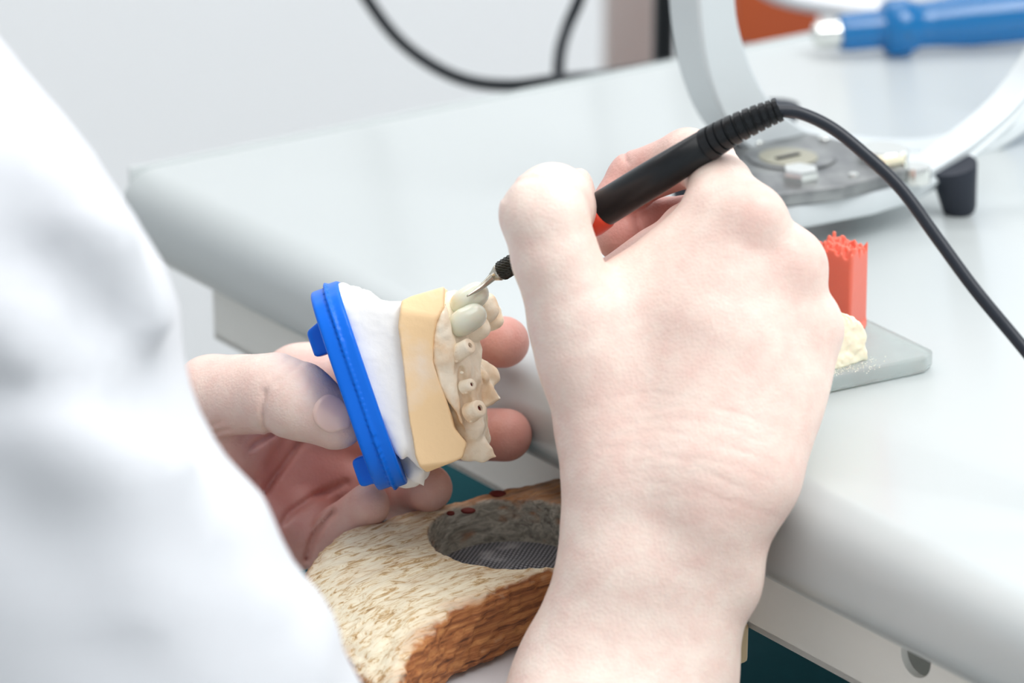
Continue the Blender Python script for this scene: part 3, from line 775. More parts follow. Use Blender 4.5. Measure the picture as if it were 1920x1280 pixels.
# hollow neck opening so the neck comes out of the collar
w = GS.win([-1] * 3, [2] * 3); sl, X, Y, Z = w
pt = mid + A([0, 0, 0.10]) + 0.025 * ND
dz = -( (Z - pt[2]) * 0.97 + (X - pt[0]) * ND[0] * 0.2 + (Y - pt[1]) * ND[1] * 0.2) - 0.012
GS.v = np.maximum(GS.v, -dz).astype(np.float32)
sv, sf = nets(GS); sv = relax(sv, sf, 2, 0.5); sn = vnormals(sv, sf)
sv = sv + sn * (vnoise(sv, 0.05, 11) * 0.0014 + vnoise(sv * [1, 1, 2.2], 0.022, 12) * 0.0012)[:, None]
shirt = mesh_obj('shirt', sv, sf, M['cloth'], person)
# hair
GH = Grid(lin(HD[0] - .14, HD[0] + .14, .005), lin(HD[1] - .14, HD[1] + .14, .005), lin(HD[2] - .14, HD[2] + .16, .005))
ell(GH, HD + 0.012 * ZD - 0.006 * ND, (0.104, 0.086, 0.122), axes=[ND, RD, ZD])
w = GH.win([-9] * 3, [9] * 3); sl, X, Y, Z = w
pl = ((X - HD[0]) * ND[0] + (Y - HD[1]) * ND[1]) * 0.8 - (Z - HD[2]) * 0.6 - 0.02
GH.v = smax(GH.v, pl, 0.01).astype(np.float32)
hv, hf = nets(GH); hn = vnormals(hv, hf); hv = hv + hn * (vnoise(hv * [3, 3, .6], 0.02, 2) * 0.002)[:, None]
M['hair'] = mat('brown_hair', S(70, 50, 36), 0.55, bump=(300, 0.4, 0.002))
mesh_obj('hair', hv, hf, M['hair'], person)
# teal trousers: seated lap, thighs reaching under the bench
GT = Grid(lin(-0.75, 0.55, 0.012), lin(0.30, 1.60, 0.012), lin(0.04, 0.78, 0.012))
hip = mid + A([0, 0, 0]) - 0.06 * ND; hip[2] = 0.56
chain(GT, [hip, hip + A([0, 0, 0.08])], [0.15, 0.13], 0.05, flat=RD, fs=0.8)
KN = []
for s, ka in ((1, -0.07), (-1, -0.40)):
    h_j = hip + s * 0.09 * RD; k_j = hip + ka * RD + 0.68 * ND; k_j[2] = 0.61
    a_j = k_j.copy() - 0.05 * ND; a_j[2] = 0.10
    chain(GT, [h_j, k_j, a_j], [0.095, 0.092, 0.07], 0.03); KN.append(k_j)
tv, tf = nets(GT); tn = vnormals(tv, tf); tv = tv + tn * (vnoise(tv, 0.07, 21) * 0.006)[:, None]
mesh_obj('trousers', tv, tf, M['teal'], person)

# ------------------------------------------------------------------ dental model held in the left hand
D0 = 0.930; PX = D0 / F
def Lc(px, py, w=0.0): return A([(px - 960) * PX, -(py - 640) * PX, w])     # model coordinates: right, up, away (metres)
def toW(v): v = np.asarray(v, float).reshape(-1, 3); return CAM + D0 * FW + v[:, :1] * AX + v[:, 1:2] * UP + v[:, 2:] * FW
dm = thing('dental_model', 'tan and white dental jaw model on a blue mounting plate, held in one hand', 'dental model', toW(Lc(750, 730))[0])
def lgrid(x0, y0, x1, y1, w0, w1, h):
    a, b_ = Lc(x0, y1), Lc(x1, y0)
    return Grid(lin(a[0], b_[0], h), lin(a[1], b_[1], h), lin(w0, w1, h))
def lmesh(name, g, m, parent=dm, noise=None, rl=0):
    v, f = nets(g)
    if rl: v = relax(v, f, rl, 0.5)
    if noise:
        n = vnormals(v, f); dsp = 0
        for sc, amp, seed in noise: dsp = dsp + vnoise(v, sc, seed) * amp
        v = v + n * dsp[:, None]
    return mesh_obj(name, toW(v), f, m, parent)
def lpoly(pts): return A([Lc(x, y)[:2] for x, y in pts])
def ext(g, poly, w0, w1, r=0.001, tilt=(0, 0)):
    X, Y, Z = g.ax[0][:, None], g.ax[1][None, :], g.ax[2][None, None, :]
    d2 = poly_sdf(X, Y, lpoly(poly))[:, :, None]
    return smax(d2, smax(Z - w1, w0 - Z, r), r)
# --- blue mounting plate: an oval disc seen on edge (axis a runs from plate to teeth)
ax_b = Lc(742, 912) - Lc(612, 534); LB = np.linalg.norm(ax_b); eb = ax_b / LB
ea = A([eb[1], -eb[0], 0]); ea = ea if ea[0] > 0 else -ea; ew = A([0, 0, 1.0])
def mc(px, py): 
    q = Lc(px, py) - Lc(628, 540); return float(q @ ea), float(q @ eb)
# tilt the stacking axis a little so the plate's rim shows its bevel
g = lgrid(575, 510, 775, 940, -0.034, 0.034, 0.0006)
X, Y, Z = [g.ax[0][:, None, None], g.ax[1][None, :, None], g.ax[2][None, None, :]]
o_ = Lc(676, 724)     # plate centre
qa = (X - o_[0]) * ea[0] + (Y - o_[1]) * ea[1]; qb = (X - o_[0]) * eb[0] + (Y - o_[1]) * eb[1]; qw = Z + 0 * X
def oval(qb, qw, hb, hw, n=3.4): return (np.abs(qb / hb) ** n + np.abs(qw / hw) ** n) ** (1 / n) * min(hb, hw) - min(hb, hw)
HBb = LB / 2 + 0.0005
f1 = smax(oval(qb, qw, HBb - .0012, 0.026), np.abs(qa + 0.0026) - 0.0024, 0.0010)
f2 = smax(oval(qb, qw, HBb - 0.0004, 0.0262), np.abs(qa - 0.0022) - 0.0022, 0.0008)
f3 = smax(oval(qb, qw, HBb + 0.0003, 0.0268), np.abs(qa - 0.0002) - 0.0005, 0.0003)
ff_ = np.minimum(np.minimum(f1, f2), f3)
for (tx, ty, hb, ha, k_) in ((607, 634, 0.0050, 0.0040, 0), (690, 879, 0.0046, 0.0036, 1)):
    c = Lc(tx, ty); ta = (X - c[0]) * ea[0] + (Y - c[1]) * ea[1]; tb = (X - c[0]) * eb[0] + (Y - c[1]) * eb[1]
    if k_ == 0: t_ = smax(smax(np.abs(tb + ta * 0.4 * (tb < 0)) - hb, np.abs(ta) - ha, 0.0012), np.abs(qw) - 0.010, 0.0015)
    else: t_ = smax(smax(np.abs(tb) - hb, np.abs(ta) - ha, 0.002), np.abs(qw) - 0.010, 0.0015)
    ff_ = smin(ff_, t_, 0.0008)
g.v = ff_.astype(np.float32)
lmesh('mounting_plate', g, M['blue'])
# --- white plaster body
pl_poly = [(630, 530), (644, 529), (660, 538), (668, 536), (680, 545), (688, 543), (700, 553), (712, 562), (735, 567), (765, 566), (775, 620), (778, 700), (785, 780), (800, 860), (798, 884), (779, 862), (768, 850), (758, 858), (744, 845), (728, 815), (716, 792), (712, 800), (716, 830), (728, 868), (742, 900), (733, 906), (722, 880), (700, 800), (670, 690), (648, 600)]
g = lgrid(615, 515, 815, 925, -0.03, 0.03, 0.00055)
d = ext(g, pl_poly, -0.0225, 0.0225, 0.004)
X, Y, Z = [g.ax[0][:, None, None], g.ax[1][None, :, None], g.ax[2][None, None, :]]
qb = (X - o_[0]) * eb[0] + (Y - o_[1]) * eb[1]; d = smax(d, oval(qb, Z + 0 * X, HBb - .0012, .0250), .001)
g.v = d.astype(np.float32)
lmesh('plaster_body', g, M['plaster'], noise=[(0.006, 0.00020, 1), (0.0016, 0.00007, 2)], rl=1)
# inner grey hollow and the pointed spur of plaster below it
g = lgrid(690, 780, 830, 935, -0.022, 0.024, 0.0005)
chain(g, [Lc(722, 806, 0.001), Lc(735, 845, 0.0), Lc(760, 888, 0.002)], [0.0028, 0.0042, 0.0042], 0.003)
chain(g, [Lc(738, 880, .004), Lc(770, 878, .002), Lc(784, 880, -.002)], [0.0050, .0045, .0038], 0.003)
chain(g, [Lc(776, 858, -.006), Lc(785, 885, -.008), Lc(795, 907, -.007)], [0.0028, 0.0026, 0.0004], 0.0015)
chain(g, [Lc(752, 845, -.006), Lc(768, 870, -.007), Lc(782, 888, -.007)], [0.0022, 0.0024, 0.0016], 0.002)
ell(g, Lc(748, 850, -.012), (.0035, .009, .006), k=.002, sub=True)
lmesh('plaster_spur', g, M['plaster'], noise=[(0.003, 0.0003, 5)])
# --- tan trimmed base
tn_poly = [(758, 566), (776, 557), (836, 539), (835, 580), (822, 604), (818, 629), (817, 678), (829, 715), (849, 774), (855, 798), (877, 826), (870, 852), (804, 880), (792, 868), (784, 848), (772, 785), (763, 700), (753, 615)]
g = lgrid(735, 525, 960, 900, -0.032, 0.034, 0.00055)
X, Y, Z = [g.ax[0][:, None, None], g.ax[1][None, :, None], g.ax[2][None, None, :]]
d = ext(g, tn_poly, -0.026, 0.026, 0.0006)
def cut(p, n, k=0.0006):
    global d
    n = A(n, float); n /= np.linalg.norm(n); p = A(p)
    d = smax(d, (X - p[0]) * n[0] + (Y - p[1]) * n[1] + (Z - p[2]) * n[2], k)
cut(Lc(800, 590, -0.0258), (0.1, 0.5, -0.85))            # top corner trim
cut(Lc(800, 868, -0.0255), (0.1, -0.80, -0.5))              # bottom corner trim
g.v = d.astype(np.float32)
lmesh('stone_base', g, M['stone'], noise=[(0.006, 0.0002, 8)])
# --- gum ridge, cream stone, with sockets and papillae
g = lgrid(802, 540, 960, 885, -0.029, 0.030, 0.00045)
chain(g, [Lc(842, 575, -.010), Lc(848, 640, -.012), Lc(852, 700, -.013), Lc(862, 760, -.013), Lc(878, 800, -.011), Lc(884, 830, -.008)], [.0035, .0050, .0052, .0052, .0046, .0035], .003)
chain(g, [Lc(850, 580, 0), Lc(860, 650, -.004), Lc(866, 720, -.006), Lc(876, 780, -.004), Lc(888, 820, .002)], [.006, .0065, .006, .0055, .005], .004)
chain(g, [Lc(836, 600, .012), Lc(850, 700, .014), Lc(866, 800, .012)], [.008, .009, .008], .006)
for (x, y, w_, r_) in ((846, 640, -.016, .0028), (858, 682, -.0165, .0028), (858, 650, -.0150, .0022), (872, 690, -.013, .0022), (876, 725, -.013, .002), (872, 742, -.014, .002), (868, 800, -.013, .0022), (880, 835, -.010, .003), (838, 610, -.0145, .002), (836, 585, -.012, .0022), (884, 790, -.009, .003)):
    ell(g, Lc(x, y, w_), (r_ * .9, r_ * 1.3, r_), k=.0016)
for (x, y, w_, r_) in ((862, 700, -.018, .0022), (876, 745, -.017, .0018), (868, 785, -.017, .0018)):
    ell(g, Lc(x, y, w_), (r_, r_ * 1.2, r_), k=.0012, sub=True)
# horn at the lower end
chain(g, [Lc(880, 838, -.009), Lc(905, 848, -.010), Lc(929, 853, -.011)], [.0034, .0024, .0004], .0015)
chain(g, [Lc(884, 800, -.009), Lc(903, 832, -.0105), Lc(929, 853, -.011)], [.0024, .0020, .0004], .0015)
X, Y, Z = [g.ax[0][:, None, None], g.ax[1][None, :, None], g.ax[2][None, None, :]]
gp_ = [(838, 566), (833, 580), (819, 604), (815, 629), (814, 678), (826, 715), (846, 774), (852, 798), (872, 828), (888, 822), (892, 800), (884, 760), (877, 725), (870, 690), (868, 660), (866, 632), (850, 610), (846, 585)]
g.v = smin(g.v, (ext(g, gp_, -.0252, .006, .0022) + .42 * np.clip(X - Lc(832, 0)[0], 0, .009)).astype(np.float32), .003)
for (x, y, w_, r_) in ((871, 686, -.0215, .0022), (880, 742, -.0215, .0018), (886, 800, -.021, .0022), (862, 622, -.0220, .0018)): ell(g, Lc(x, y, w_), (r_, r_ * 1.3, r_), k=.0012, sub=True)
lmesh('gum_ridge', g, M['gum'], noise=[(0.0022, 0.00030, 31), (0.0050, 0.00060, 32)])
# --- stump abutments with drilled centres
def stump(a, b_, r0, r1, name='abutment'):
    a = A(a); b_ = A(b_); L_ = np.linalg.norm(b_ - a)
    pa, pb = toW(a)[0], toW(b_)[0]
    V, Fc = lathe(pa, pb, [(0, r0 * 1.1), (0.2, r0 * 1.06), (0.5, (r0 + r1) / 2), (0.88, r1), (0.97, r1 * 0.93), (1.0, r1 * 0.78), (1.0, r1 * 0.36), (0.8, r1 * 0.34)], 28)
    o = mesh_obj(name, V, Fc, M['gum'], dm, auto=50)
    Vh, Fh = lathe(pa + (pb - pa) * 0.79, pa + (pb - pa) * 0.83, [(0, r1 * 0.33), (1, r1 * 0.33)], 16)
    mesh_obj('drilled_hole', Vh, Fh, M['hole'], o, smooth=False)
stump(Lc(858, 662, -.0205), Lc(884, 647, -.0240), .0026, .0025)
stump(Lc(872, 724, -.0205), Lc(887, 718, -.0232), .0021, .0019)
stump(Lc(883, 771, -.0205), Lc(902, 761, -.0240), .0029, .0027)
for px_, py_, r_ in ((858, 676, .0007), (868, 697, .0006), (876, 733, .0006), (875, 772, .0007), (884, 786, .0007)):
    c_ = Lc(px_, py_, -.0222); g = Grid(*[lin(c_[i] - .002, c_[i] + .002, .0002) for i in range(3)]); ell(g, c_, (r_, r_ * .8, r_)); lmesh('bead', g, M['gum'])
# --- two ceramic crowns facing the pen
def crown(c, rx, ry, rw, ang, name, m, w_, extra=None, k=.0015):
    R_ = max(rx, ry) + .003; cc = Lc(*c, w_)
    g = Grid(*[lin(cc[i] - R_, cc[i] + R_, .00035) for i in range(3)])
    a = math.radians(ang); axs = [A([math.cos(a), math.sin(a), 0.0]), A([-math.sin(a), math.cos(a), 0.0]), ew]
    ell(g, cc, (rx, ry, rw), axes=axs)
    if extra:
        for (dx, dy, dw, r_) in extra: ell(g, cc + dx * axs[0] + dy * axs[1] + dw * ew, r_, axes=axs, k=k)
    return lmesh(name, g, m, noise=[(0.004, 0.00015, int(c[0]))])
ex = [(.0032, .0004, .0006, (.0034, .0036, .0040)), (-.0026, -.0006, .0006, (.0040, .0032, .0038))]
crown((876, 601), .0056, .0041, .0048, 25, 'crown', M['ceramic'], -.0185, ex)
crown((880, 562), .0056, .0041, .0050, 27, 'crown', M['ceramic'], -.0128, ex)
ex2 = [(.0020, .0020, -.001, (.0022, .0018, .0026)), (.0020, -.0018, -.001, (.0022, .0018, .0026)), (-.0025, 0, 0, (.0040, .0036, .0040))]
crown((906, 578), .0048, .0050, .0050, 20, 'stone_tooth', M['gum'], -.0030, ex2)
crown((916, 596), .0042, .0042, .0045, 15, 'stone_tooth', M['gum'], .0030, ex2)
crown((890, 618), .0050, .0036, .0040, 30, 'stone_tooth', M['gum'], -.0070, ex2)
# --- far side of the arch seen past the stumps
g = lgrid(850, 620, 960, 780, -0.012, 0.030, 0.00045)
d = ext(g, [(862, 672), (891, 656), (903, 687), (937, 748), (911, 764), (884, 748), (872, 710)], -0.004, 0.010, 0.0012)
g.v = d.astype(np.float32)
chain(g, [Lc(905, 690, .002), Lc(920, 705, .004)], [.0028, .0030], .0018)
chain(g, [Lc(908, 704, -.004), Lc(911, 708, -.004)], [.0012, .0010], .0012)
lmesh('far_arch', g, M['gum'], noise=[(0.002, 0.0003, 77)])

# ------------------------------------------------------------------ electric wax pen in the right hand
tipw = toW(Lc(878, 557, -.0212))[0]
pA, pB = P(958, 497, .911), P(1338, 264, .870)
pdir = (pB - pA) / np.linalg.norm(pB - pA); PLn = np.linalg.norm(pB - pA)
pen = thing('wax_pen', 'black electric wax pen with a red collar and ribbed cable sleeve, held in one hand', 'wax pen', pA)
def at_(t): return pA + pdir * t * PLn
tpath = catmull([tipw, tipw + (at_(-.1) - tipw) * 0.55 + A([0, 0, -.0006]), at_(-.085)], 8)
mesh_obj('working_tip', *tube(tpath, np.linspace(.00028, .0014, len(tpath)), 16), M['steel'], pen)
def kn(a, b_, r_, seg=36, rows=16):
    V = []; Fc = []; u = np.cross(pdir, [0, 0, 1]); u /= np.linalg.norm(u); w_ = np.cross(pdir, u)
    for i in range(rows + 1):
        for j in range(seg):
            q = 2 * math.pi * (j + 0.5 * (i % 2)) / seg; rr = r_ * (1.0 + (0.05 if (i + j) % 2 else -0.05)); rr = rr if 0 < i < rows else r_ * .85
            V.append(at_(a + (b_ - a) * i / rows) + rr * (math.cos(q) * u + math.sin(q) * w_))
    for i in range(rows):
        for j in range(seg):
            k = (j + 1) % seg; Fc.append((i * seg + j, i * seg + k, (i + 1) * seg + k, (i + 1) * seg + j))
    Fc.append(tuple(range(seg))[::-1]); Fc.append(tuple(rows * seg + j for j in range(seg)))
    return V, Fc
mesh_obj('collet', *lathe(at_(-.10), at_(-.05), [(0, .0013), (.3, .0018), (.7, .0026), (1, .0027)], 24), M['steel'], pen)
mesh_obj('knurled_nut', *kn(-.055, .08, .0030), M['dark_steel'], pen, smooth=False)
mesh_obj('shaft', *lathe(at_(.08), at_(.36), [(0, .0030), (.1, .0036), (1, .0038)], 24), M['beige'], pen)
mesh_obj('collar', *lathe(at_(.34), at_(.47), [(0, .0042), (.12, .0060), (.5, .0064), (.9, .0060), (1, .0055)], 32), M['red'], pen)
mesh_obj('handle', *lathe(at_(.415), at_(1.0), [(0, .0046), (.012, .0052), (.04, .0055), (.5, .0054), (1, .0047)], 40), M['black'], pen)
sl_path = catmull([at_(.97), P(1370, 246, .867), P(1420, 222, .865), P(1462, 205, .864)], 40)
nS = len(sl_path); tS = np.linspace(0, 1, nS)
rib = .0050 - .0015 * tS - np.where((tS > .08) & (tS < .93) & (np.sin(tS * 2 * math.pi * 10) > .55), .00055, 0)
mesh_obj('cable_sleeve', *tube(sl_path, rib, 28), M['black'], pen, auto=30)
cp = [P(1455, 208, .864), P(1500, 212, .864), P(1560, 240, .864), P(1625, 292, .862), P(1690, 355, .860), P(1760, 450, .858), P(1830, 545, .856), P(1925, 660, .854), P(2060, 830, .845), P(2250, 990, .82), PZ(2480, 1010, TOPZ + .0021), PZ(2800, 900, TOPZ + .0021), PZ(3200, 850, TOPZ + .0021)]
mesh_obj('cord', *tube(catmull(cp, 14), .00185, 16), M['cord'], pen)

# ------------------------------------------------------------------ glass slab with waxes
def tz(px, py, z): return PZ(px, py, z)
GZ = TOPZ + 0.0062
c1 = PZ(1765, 662, GZ); c2 = PZ(1618, 592, GZ); c3 = PZ(1500, 716, GZ)
e1 = (c2 - c1) / np.linalg.norm(c2 - c1); e2 = (c3 - c1) / np.linalg.norm(c3 - c1)
slab_poly = [c1 + e1 * 0.004 + 0 * e2, c1 + e2 * 0.006, c1 + e2 * 0.088, c1 + e2 * 0.088 + e1 * 0.075, c1 + e1 * 0.075]
slab = mesh_obj('glass_slab', *prism([p - A([0, 0, .0058]) for p in slab_poly], A([0, 0, .0058]), 0.0012, 3), M['glass'], origin=c1 - A([0, 0, .0058]), auto=30)
tag(slab, 'frosted glass mixing slab lying on the white bench beside the hand', 'glass slab')
# red wax stick, upright with a torn top
rwb = PZ(1574, 612, GZ)
def wax_stick():
    hx, hy, H_ = 0.0068, 0.0068, 0.0305
    g = Grid(lin(-.011, .011, .0004), lin(-.011, .011, .0004), lin(-.001, .036, .0004))
    X, Y, Z = [g.ax[0][:, None, None], g.ax[1][None, :, None], g.ax[2][None, None, :]]
    top_ = H_ - .0035
    n1 = vnoise(np.stack(np.broadcast_arrays(X, Y, 0 * Z + 0 * X), -1).reshape(-1, 3)[::g.v.shape[2]], .0020, 41).reshape(g.v.shape[0], g.v.shape[1], 1)
    n2 = vnoise(np.stack(np.broadcast_arrays(X, Y, 0 * Z + 0 * X), -1).reshape(-1, 3)[::g.v.shape[2]], .0009, 42).reshape(g.v.shape[0], g.v.shape[1], 1)
    hgt = top_ + .0022 * np.abs(n1) * 1.5 + .0011 * n2 + .12 * (-X)
    d = smax(np.abs(X) - hx + .012 * Z, np.abs(Y) - hy + .012 * Z, .0012)
    d = np.maximum(d, (Z - hgt) * .6); d = np.maximum(d, -Z)
    base = np.sqrt((X / 1.0) ** 2 + (Y / 1.0) ** 2) - .0085; base = smax(smax(base, Z - .0012, .001), -Z, .0005)
    g.v = smin(d, base, .002).astype(np.float32)
    return nets(g)
wv, wf = wax_stick()
wd1, wd2 = RD * 0.92 + ND * 0.39, ND * 0.92 - RD * 0.39
wv = rwb + wv[:, :1] * wd1 + wv[:, 1:2] * wd2 + wv[:, 2:] * ZD
tag(mesh_obj('wax_stick', wv, wf, M['redwax'], origin=rwb), 'red wax stick with a torn top standing upright on the glass slab', 'wax stick')
# cream wax block with a ribbed top
cwb = PZ(1550, 673, GZ)
def cream():
    g = Grid(lin(-.022, .014, .0004), lin(-.012, .012, .0004), lin(-.001, .020, .0004))
    X, Y, Z = [g.ax[0][:, None, None], g.ax[1][None, :, None], g.ax[2][None, None, :]]
    top_ = .0155 - .22 * np.clip(X, 0, 1) + .0006 * np.sign(np.sin(X * 3400)) * (np.abs(Y) > .0)
    d = smax(smax(np.maximum(X - .0105, -.021 - X), np.abs(Y) - .0085 + .12 * Z, .002), Z - top_, .0016)
    d = smax(d, (X - .0105) * .70 + (Z - .0105) * .71, .0015)
    g.v = np.maximum(d, -Z).astype(np.float32); v, f = nets(g); n = vnormals(v, f)
    return v + n * (vnoise(v, .0025, 51) * .0004 + vnoise(v, .0012, 52) * .0002)[:, None], f
cv_, cf_ = cream()
cv_ = cwb + cv_[:, :1] * ND + cv_[:, 1:2] * (-RD) + cv_[:, 2:] * ZD
tag(mesh_obj('wax_block', cv_, cf_[:, ::-1] if np.dot(np.cross(ND, -RD), ZD) < 0 else cf_, M['creamwax'], origin=cwb), 'cream wax block with a rippled top lying on the glass slab', 'wax block')
# crumbs of wax on the glass
V = []; Fc = []; rr = np.random.RandomState(5)
for i in range(170):
    t_ = rr.rand(); c = PZ(1545 + 110 * t_ ** 1.3 + rr.randn() * 8, 700 - 22 * t_ + rr.randn() * 7, GZ); s_ = rr.uniform(.0001, .0003)
    n0 = len(V)
    for dx, dy, dz_ in ((1, 0, .3), (-.5, .9, .2), (-.5, -.9, .3), (0, 0, 1.2), (0, 0, 0)): V.append(c + s_ * A([dx, dy, dz_]))
    Fc += [(n0, n0 + 1, n0 + 3), (n0 + 1, n0 + 2, n0 + 3), (n0 + 2, n0, n0 + 3), (n0 + 1, n0, n0 + 4), (n0 + 2, n0 + 1, n0 + 4), (n0, n0 + 2, n0 + 4)]
cr = mesh_obj('wax_crumbs', V, Fc, M['powder'], smooth=False, origin=PZ(1600, 690, GZ)); tag(cr, 'fine cream wax crumbs scattered in front of the cream wax block', 'crumbs'); cr['kind'] = 'stuff'

# ------------------------------------------------------------------ articulator with a big silver bow frame
def arc_hit(px, py, n0):
    q = FW + (px - 960) / F * AX - (py - 640) / F * UP
    t = float((n0 - CAM) @ RD / (q @ RD)); X_ = CAM + t * q - n0
    return A([float(X_ @ ND), float(X_[2])])
foot = PZ(1797, 400, TOPZ)
PO = foot + 0.0 * RD                                      # front plane of the bow passes near the foot
art = thing('articulator', 'silver dental articulator with a curved bow frame and machined base plate', 'articulator', PZ(1620, 400, TOPZ))
outer_px = [(1310, -420), (1310, -120), (1310, 0), (1318, 90), (1335, 165), (1365, 235), (1410, 285), (1480, 318), (1560, 331), (1640, 333), (1750, 320), (1850, 295), (1930, 245), (2000, 170), (2050, 70), (2080, -120)]
inner_px = [(1384, -420), (1384, -120), (1385, 0), (1396, 70), (1425, 150), (1465, 205), (1520, 245), (1580, 262), (1640, 270), (1720, 278), (1800, 276), (1870, 255), (1920, 222), (1970, 175), (2020, 85), (2045, -20), (2055, -120)]
front_o = [(1370, 436), (1435, 432), (1500, 421), (1570, 412), (1640, 398), (1720, 368), (1790, 330), (1850, 286), (1925, 215), (1985, 130), (2030, 20), (2050, -120)]
front_i = [(1370, 398), (1435, 394), (1500, 384), (1570, 373), (1640, 356), (1715, 333), (1775, 302), (1832, 262), (1908, 196), (1968, 112), (2012, 10), (2030, -120)]
def band(o_px, i_px, org, depth, name):
    op = catmull([arc_hit(x, y, org) for x, y in o_px], 7); ip = catmull([arc_hit(x, y, org) for x, y in i_px], 7)
    def res(c, n):
        L_ = np.r_[0, np.cumsum(np.linalg.norm(np.diff(c, axis=0), axis=1))]; t = np.linspace(0, L_[-1], n)
        return np.stack([np.interp(t, L_, c[:, 0]), np.interp(t, L_, c[:, 1])], 1)
    op, ip = res(op, 90), res(ip, 90); V = []; Fc = []; n = 90
    def UV(q, w_): return org + q[0] * ND + A([0, 0, q[1]]) - w_ * RD
    for i in range(n):
        o2, i2 = op[i], ip[i]; dv = (i2 - o2) / np.linalg.norm(i2 - o2); b_ = .0012
        V += [UV(o2 + dv * b_, 0), UV(o2 + dv * 2.4 * b_, 0), UV(o2 + dv * 3.0 * b_, .0012), UV(i2 - dv * b_, .0012), UV(i2, .0024), UV(i2, depth), UV(o2, depth), UV(o2, b_)]
    for i in range(n - 1):
        for j in range(8):
            k = (j + 1) % 8; Fc.append((i * 8 + j, i * 8 + k, (i + 1) * 8 + k, (i + 1) * 8 + j))
    Fc.append(tuple(range(8))[::-1]); Fc.append(tuple((n - 1) * 8 + j for j in range(8)))
    return mesh_obj(name, V, Fc, M['silver'], art, auto=28)
band(outer_px, inner_px, PO - .050 * RD, .017, 'bow_frame')
band(front_o, front_i, PO, .014, 'front_rail')
# rubber feet
def footc(px, py_b, top_px, d_=None):
    b0 = PZ(px, py_b, TOPZ); t0 = b0 + A([0, 0, .0195]) + ND * top_px
    return lathe(b0, t0, [(0, .0045), (.03, .0058), (.12, .0064), (.5, .0075), (.97, .0090), (1, .0088)], 28)
mesh_obj('rubber_foot', *footc(1800, 398, -.005), M['navy'], art, auto=40)
b0 = PZ(1802, 396, TOPZ)
for dr_, dn_ in ((-.10, -.005), (-.055, -.085)):
    bb = b0 + dr_ * RD + dn_ * ND; mesh_obj('rubber_foot', *lathe(bb, bb + A([0, 0, .0195]), [(0, .0045), (.03, .0058), (.12, .0064), (.5, .0075), (.97, .0090), (1, .0088)], 28), M['navy'], art, auto=40)
# machined base plate
pz = TOPZ + 0.0245
bp_ = [PZ(x, y, pz) for x, y in ((1400, 372), (1480, 362), (1580, 350), (1655, 330), (1700, 318), (1694, 296), (1640, 278), (1500, 244), (1440, 236), (1340, 262), (1330, 330))]
mesh_obj('base_plate', *prism([p - A([0, 0, .0048]) for p in bp_], A([0, 0, .0048]), .0005, 2), M['plate'], art, auto=30)
under = [PZ(x, y, pz - .005) for x, y in ((1400, 392), (1500, 384), (1640, 358), (1715, 335), (1775, 303), (1740, 285), (1500, 262), (1360, 290))]
mesh_obj('lower_frame', *prism([p - A([0, 0, .0095]) for p in under], A([0, 0, .0095]), .0015, 3), M['silver'], art, auto=30)
def disc(px, py, z, r_, h__, m, name, seg=40, prof=None, par=None):
    c = PZ(px, py, z)
    return mesh_obj(name, *lathe(c, c + A([0, 0, h__]), prof(r_) if prof else [(0, r_), (.8, r_), (1, r_ * .94)], seg), m, par or art, auto=30)
kd = disc(1484, 296, pz, .0165, .0012, M['plate'], 'lock_disc')
disc(1478, 295, pz + .0012, .0108, .0006, M['brass'], 'lock_ring', par=kd)
kc = PZ(1476, 295, pz + .0019)
mesh_obj('keyhole', *rbox(kc - .0055 * ND * 0.8 - .0045 * RD * 0.2 - .0011 * RD, .011 * ND, .0022 * RD, .0004 * ZD, .0001, 1), M['black'], kd)
disc(1500, 352, pz - .003, .0068, .0075, M['chrome'], 'nut', 6)
disc(1655, 296, pz, .0095, .0040, M['chrome'], 'knob', 28)
cc = PZ(1655, 306, pz); mesh_obj('stop_block', *rbox(cc - .004 * ND, .011 * ND, .005 * RD, .0036 * ZD, .0006), M['creamwax'], art)
disc(1716, 340, pz - .006, .0055, .006, M['chrome'], 'screw', 24)
disc(1545, 262, pz, .0022, .001, M['chrome'], 'screw', 20); disc(1600, 330, pz, .0018, .001, M['chrome'], 'screw', 20)
disc(1420, 268, pz, .0022, .001, M['chrome'], 'screw', 20)
disc(1492, 392, pz - .016, .0050, .006, M['brass'], 'screw', 20)

# ------------------------------------------------------------------ blue handled tool at the back
tr = .0085
ta = PZ(1522, 108, TOPZ); ta[2] = TOPZ + .0100; tb = PZ(1940, 88, TOPZ); tb[2] = TOPZ + .0158
tool = thing('screwdriver', 'translucent blue handled tool with steel end lying at the back of the bench', 'screwdriver', ta - A([0, 0, .01]))
tl = tb - ta
def tp_(t): return ta + tl * t
mesh_obj('ferrule', *lathe(tp_(.0), tp_(.12), [(0, .0030), (.1, .0056), (.5, .0062), (1, .0062)], 28), M['chrome'], tool, auto=40)
mesh_obj('handle', *lathe(tp_(.115), tp_(1.5), [(0, .0072), (.005, .0080), (.03, .0084), (.135, .0086), (.147, .0112), (.165, .0128), (.22, .0126), (.242, .0108), (.26, .0102), (.30, .0104), (.42, .0122), (.75, .0128), (.95, .0115), (1, .009)], 36), M['bluetool'], tool, auto=40)

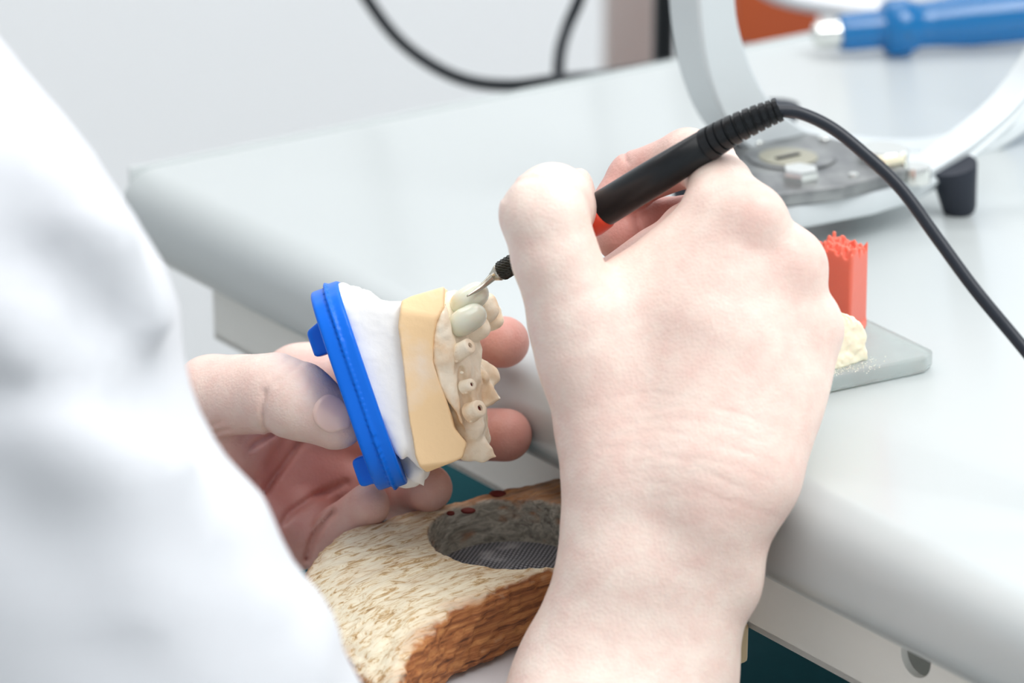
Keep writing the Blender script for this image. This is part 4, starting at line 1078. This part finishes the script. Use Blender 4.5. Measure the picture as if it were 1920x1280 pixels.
# ------------------------------------------------------------------ cables hanging behind the bench
M['cable'] = mat('black_cable', S(14, 22, 30), 0.5)
c1_ = [(560, -800, 1.44), (590, -300, 1.43), (640, -90, 1.42), (690, 0, 1.42), (745, 72, 1.42), (810, 122, 1.41), (880, 152, 1.40), (960, 160, 1.38), (1050, 150, 1.36), (1150, 140, 1.38), (1280, 118, 1.42), (1400, 90, 1.5)]
tag(mesh_obj('cable', *tube(catmull([P(*p) for p in c1_], 10), .0030, 14), M['cable'], origin=P(900, 160, 1.39)), 'black cable hanging in a wide loop behind the bench edge', 'cable')
c2_ = [(1180, -800, 1.44), (1140, -300, 1.43), (1110, -90, 1.42), (1087, -5, 1.42), (1064, 50, 1.42), (1050, 100, 1.41), (1047, 160, 1.40), (1047, 260, 1.41), (1045, 420, 1.43)]
tag(mesh_obj('cable', *tube(catmull([P(*p) for p in c2_], 10), .0030, 14), M['cable'], origin=P(1050, 160, 1.39)), 'black cable dropping straight down behind the bench edge', 'cable')

# ------------------------------------------------------------------ things standing behind the bench
def upright(name, px0, px1, y0, y1, d, thick, m, label, cat):
    a = P(px0, y1, d); b_ = P(px1, y1, d); zt = P(px0, y0, d)[2]
    ex = A([b_[0] - a[0], 0, 0]); o = A([a[0], a[1], 0.0])
    ob = mesh_obj(name, *rbox(o, ex, A([0, thick, 0]), A([0, 0, zt]), min(.004, thick * .2), 2), m, origin=o + ex / 2)
    return tag(ob, label, cat)
upright('equipment_stand', 1222, 1262, -260, 300, 1.55, .02, M['black'], 'black upright stand behind the bench, beside the silver bow frame', 'stand')
upright('storage_cabinet', 1370, 1528, -300, 300, 1.75, .35, M['orange'], 'orange brown cabinet standing behind the bench', 'cabinet')
upright('office_partition', 1130, 1262, -300, 300, 2.2, .04, M['taupe'], 'taupe grey panel standing against the wall behind the cables', 'panel')
# white bent tube above the tool
tt_ = [P(1380, -60, 1.5), P(1460, -12, 1.5), P(1560, 10, 1.5), P(1680, 22, 1.5), P(1800, 18, 1.5), P(1940, -5, 1.5), P(2100, -60, 1.5)]
tag(mesh_obj('hose', *tube(catmull(tt_, 10), .0055, 20), M['white_metal'], origin=tt_[2]), 'white bent hose in front of the orange brown cabinet', 'hose')
